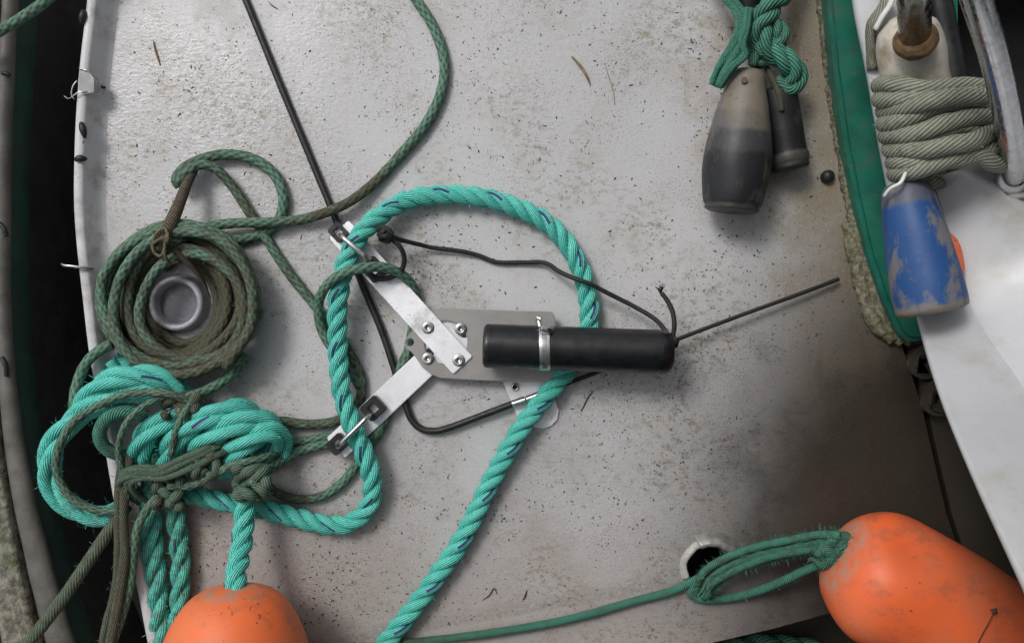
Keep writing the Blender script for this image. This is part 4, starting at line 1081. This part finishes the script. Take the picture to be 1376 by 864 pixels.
rope('long_green_rope', 'long dirty green rope curving from the top edge down to the coil', [(300, -290, 8, .3), (400, -220, 8, .2), (475, -130, 8, .1), (520, -60, 8, .1), (556, -5, 8, .15), (582, 36, 8, .1), (597, 84, 8, .0), (592, 126, 8, .05), (570, 170, 8, .2), (538, 208, 8, .4), (505, 244, 9, .7), (472, 270, 17, .8), (440, 285, 20, .75), (400, 296, 12, .55), (362, 299, 20, .35), (320, 300, 20, .4), (285, 304, 24, .4), (258, 314, 34, .5), (236, 324, 52, .6), (218, 330, 60, .7), (208, 336, 58, .7)], 0.0068, 'green', fz=300, seg=12)
rope('looped_green_rope', 'green rope looping above the coil and running diagonally under the teal rope', [(262, 322, 20, .4), (300, 322, 10, .4), (340, 318, 8, .3), (372, 300, 8, .1), (381, 268, 9, .1), (368, 234, 10, .2), (340, 214, 11, .3), (305, 208, 12, .4), (272, 214, 16, .45), (246, 228, 22, .4), (237, 243, 24, .4), (242, 250, 22, .5)], 0.0072, 'green', fz=200, seg=12)
rope('diagonal_green_rope', 'green rope running diagonally from the brown whipped end under the teal loop', [(240, 246, 26, .6), (250, 232, 30, .4), (268, 222, 28, .4), (288, 226, 22, .5), (310, 248, 14, .6), (334, 284, 10, .6), (348, 304, 9, .5), (366, 334, 8, .3), (392, 372, 8, .5), (418, 404, 8, .4), (446, 440, 8, .4), (472, 478, 8, .5), (486, 514, 8, .6), (478, 548, 8, .7), (450, 566, 9, .7), (410, 570, 10, .6), (376, 566, 14, .6), (350, 574, 14, .6), (320, 590, 12, .6)], 0.0066, 'green', fz=200, seg=12)
rope('brown_whipped_rope', 'brown whipped rope end standing up from the coil', [(262, 226, 20, .3), (252, 246, 34, .4), (240, 276, 46, .3), (228, 304, 58, .2), (217, 330, 62, .5)], 0.0074, 'brownend', seg=12, taper=lambda f: 0.75 + 0.55 * f, fz=60)
tw_ = thing('twine_lashing', 'tan twine lashing tied around the rope at the top of the coil', 'twine', P(215, 325, 0))
for pth in ([(222, 306, 74), (212, 312, 72), (206, 326, 68), (208, 340, 66), (216, 344, 66), (222, 332, 72), (226, 318, 76), (222, 306, 74)], [(226, 310, 70), (222, 326, 76), (222, 344, 72), (230, 354, 60), (240, 352, 54)], [(204, 330, 66), (214, 322, 76), (226, 320, 74), (232, 326, 60)]):
    rope('twine_turn', None, [(x, y, z, .3) for x, y, z in pth], 0.0021, 'tanline', parent=tw_, seg=8, step=0.0015)
rope('tapered_rope_end', 'dark tapered rope end lying across the top right of the socket', [(236, 336, 54, .9), (250, 350, 52, 1), (266, 368, 48, 1), (276, 384, 44, 1), (283, 402, 40, 1)], 0.0078, 'brownend', seg=12, sx=0.6, taper=lambda f: 1.05 - 0.95 * f ** 1.6)

rope('rope_hitch', 'thin green rope hitched over the thick teal rope above the upper arm', [(484, 520, 9, .5), (468, 495, 10, .4), (448, 470, 12, .3), (432, 442, 16, .3), (428, 412, 30, .25), (436, 388, 52, .25), (456, 370, 64, .2), (484, 361, 62, .15), (512, 359, 50, .1), (538, 368, 34, .1), (554, 384, 18, .1), (560, 402, 8, .2), (556, 430, 7, .2), (549, 470, 7, .3), (538, 494, 7, .3), (528, 520, 7, .2), (520, 556, 8, .2), (500, 590, 8, .2), (478, 592, 9, .2), (440, 596, 9, .15), (400, 607, 14, .1), (372, 622, 36, .1), (350, 640, 70, .2), (338, 652, 80, .3)], 0.0066, 'green', fz=260, seg=12)
rope('lower_green_rope', 'thin green rope sagging between the olive knot and the lower arm', [(356, 650, 40, .6), (376, 664, 12, .7), (404, 671, 8, .8), (434, 666, 8, .4), (458, 650, 8, .2), (478, 626, 8, .15), (490, 606, 8, .2), (506, 580, 8, .3), (516, 560, 8, .3)], 0.0062, 'green', fz=100, seg=12)
rope('middle_green_rope', 'thin green rope between the tangle and the lower clamp', [(320, 606, 14, .4), (350, 602, 16, .4), (384, 596, 10, .3), (420, 590, 8, .2), (452, 582, 8, .3), (476, 570, 8, .3)], 0.0056, 'green', fz=60, seg=12)

olive_bundle('hanging_olive_rope', 'thick grey-olive rope hanging down over the rim at the lower left', [(172, 606, 50, .7), (166, 640, 54, .75), (163, 690, 56, .75), (164, 740, 54, .75), (158, 790, 50, .75), (148, 840, 46, .7), (138, 900, 40, .7), (130, 960, 36, .7)], 5, 4.5, 0.0052, fz=160, zs=4)
rope('slanting_olive_rope', 'olive rope slanting from the rim across the gap to the other boat', [(170, 680, 48, .6), (150, 708, 50, .55), (120, 752, 50, .55), (90, 796, 48, .55), (60, 836, 46, .55), (30, 872, 44, .55), (-20, 930, 40, .5)], 0.0082, 'olive', fz=120, seg=12)
rope('thin_hanging_rope', 'thin olive-green rope hanging beside the thick grey-olive rope', [(214, 664, 50, .4), (198, 684, 56, .35), (186, 706, 54, .35), (180, 740, 50, .35), (176, 780, 46, .4), (166, 820, 42, .4), (150, 870, 40, .4), (140, 930, 36, .4)], 0.0058, 'green', fz=100, seg=12)
rope('corner_rope', 'green rope crossing the top left corner above the dark gap', [(-40, 64, 30, .3), (0, 42, 34, .35), (30, 24, 38, .3), (56, 6, 42, .3), (90, -24, 46, .3), (130, -60, 44, .3), (175, -105, 24, .3), (230, -160, 9, .3), (320, -230, 8, .3)], 0.0068, 'green', fz=60, seg=12)

# rope to the fairlead and the right-hand buoy
rope('aft_green_rope', 'thin sea-green rope lying along the lower deck to the dark hole', [(430, 880, 8, 0.68), (520, 866, 8, 0.68), (600, 858, 8, 0.48), (700, 844, 9, 0.33), (780, 828, 9, 0.28), (850, 808, 9, 0.38), (905, 793, 10, 0.28), (928, 782, 14, 0.28), (944, 774, 10, 0.38), (956, 768, -20, 0.48), (960, 764, -80, 0.48)], 0.0054, 'sea', fz=400, seg=12)
olive_bundle('buoy_pennant', 'doubled sea-green rope eye running from the dark hole to the large buoy', [(944, 794, 16, 0.58), (952, 779, 28, 0.53), (970, 764, 38, 0.48), (998, 751, 46, 0.38), (1032, 741, 54, 0.33), (1070, 733, 64, 0.38), (1104, 727, 78, 0.43), (1136, 727, 92, 0.48)], 12, 9, 0.0050, 'sea', fz=1200, zs=7)
rope('pennant_loop', 'single sea-green rope strand looping below the doubled rope eye', [(948, 776, 26, 0.38), (932, 786, 14, 0.38), (928, 797, 10, 0.38), (940, 804, 9, 0.38), (970, 804, 10, 0.33), (1008, 797, 18, 0.28), (1048, 782, 34, 0.23), (1080, 767, 54, 0.28), (1104, 756, 70, 0.38), (1114, 744, 82, 0.48)], 0.0056, 'sea', fz=160, seg=12)
olive_bundle('buoy_eye_knot', 'knot of sea-green rope at the nose of the large orange buoy', [(1092, 748, 78, 0.48), (1104, 758, 88, 0.38), (1116, 748, 94, 0.38), (1106, 738, 96, 0.48), (1096, 746, 90, 0.48), (1108, 732, 92, 0.38), (1132, 722, 92, 0.38), (1146, 732, 94, 0.48), (1136, 744, 94, 0.58), (1118, 742, 98, 0.48)], 3, 4, 0.0055, 'sea', fz=400)
laid_rope('footwell_rope', 'dark green rope lying in the shaded well at the bottom edge', [(930, 905, -190, .3), (980, 880, -180, .3), (1030, 872, -172, .25), (1080, 876, -170, .25), (1130, 890, -175, .25), (1180, 915, -185, .3)], 0.022, 'sea', 0.11)

# ------------------------------------------------------------------ litter on the deck
random.seed(99)
V, F = [], []
def flake(x, y, l, wd, an, z=0.0):
    c0 = P(x, y, 0); ca, sa = math.cos(an), math.sin(an)
    q = len(V); k_ = random.randint(5, 7)
    for i in range(k_):
        a = 2 * math.pi * i / k_
        r = random.uniform(0.55, 1.1)
        u_, v_ = math.cos(a) * l * r, math.sin(a) * wd * r
        V.append((c0.x + u_ * ca - v_ * sa, c0.y + u_ * sa + v_ * ca, 0.0006 + z))
    V.append((c0.x, c0.y, 0.0006 + z + min(l, wd) * random.uniform(0.3, 0.9)))
    for i in range(k_): F.append((q + i, q + (i + 1) % k_, q + k_))
cl = [(random.uniform(150, 1190), random.uniform(-20, 880), random.uniform(15, 70)) for _ in range(70)]
cl += [(980, 60, 60), (430, 800, 60), (300, 720, 60), (460, 840, 40), (690, 230, 70), (560, 800, 60), (900, 640, 70), (480, 740, 60)]
cnt = 0
while cnt < 5200:
    if random.random() < 0.55:
        cx_, cy_, s_ = random.choice(cl)
        x, y = random.gauss(cx_, s_), random.gauss(cy_, s_)
    else:
        x, y = random.uniform(130, 1200), random.uniform(-20, 890)
    if y > 850 - max(0, (x - 900)) * 0.25 or x > 1095 + y * 0.22 or x < line_at(RIM, y) + 40: continue
    if (x - HOLE[0]) ** 2 + (y - HOLE[1]) ** 2 < 48 ** 2: continue
    sz = random.choice((0.0004, 0.0005, 0.0006, 0.0008, 0.0011)) * random.uniform(0.7, 1.3)
    flake(x, y, sz * random.uniform(1, 2.6), sz * random.uniform(0.45, 0.9), random.random() * 6.28)
    cnt += 1
for cx_, cy_, s_, k0 in ((455, 770, 28, 34), (420, 825, 40, 40), (560, 805, 22, 14), (640, 700, 30, 18), (700, 690, 26, 16), (830, 690, 34, 22), (640, 330, 50, 18), (300, 745, 40, 30), (985, 55, 45, 26), (1010, 330, 40, 18), (900, 620, 40, 20), (560, 345, 40, 18), (660, 250, 50, 16)):
    for _ in range(k0):
        flake(random.gauss(cx_, s_), random.gauss(cy_, s_ * 0.7), random.uniform(0.0011, 0.0026), random.uniform(0.0006, 0.0013), random.random() * 6.28)
db = mesh('deck_litter', V, F, 'debris', None, False)
tag(db, 'scattered dark flakes and crumbs of dirt on the painted deck', 'litter', kind='stuff')
for i, (pts, r, mt, lab) in enumerate((
    ([(797, 525, 1.5), (790, 534, 2), (784, 546, 1.5), (781, 552, 1.2)], 0.0007, 'rubber', 'thin dark twig on the deck below the instrument'),
    ([(768, 76, 2), (779, 88, 3), (788, 102, 3), (793, 114, 1.5)], 0.0018, 'dry', 'dry brown leaf sliver near the top of the deck'),
    ([(206, 55, 1.5), (208, 66, 2), (212, 78, 1.5), (215, 88, 1.2)], 0.0011, 'dry', 'reddish brown sliver on the deck at upper left'),
    ([(360, 2, 1.2), (366, 8, 1.5), (374, 13, 1.2)], 0.0006, 'rubber', 'tiny curled dark hair on the deck by the rod top'),
    ([(812, 84, 1.2), (818, 104, 1.2), (824, 124, 1.2), (826, 142, 1.2)], 0.0004, 'dry', 'faint thin straw on the upper deck'),
    ([(668, 798, 1.2), (664, 790, 1.5), (657, 800, 1.2), (648, 806, 1.2)], 0.0007, 'rubber', 'small dark bent twig on the lower deck'),
    ([(708, 792, 1.2), (705, 802, 1.4), (702, 806, 1.2)], 0.0008, 'rubber', 'small dark forked twig on the lower deck'))):
    t_ = rope('twig' if mt == 'rubber' else 'dry_sliver', None, pts, r, mt, seg=6, step=0.002, taper=lambda f: 0.5 + math.sin(math.pi * f) * 0.6)
    tag(t_, lab, 'debris')
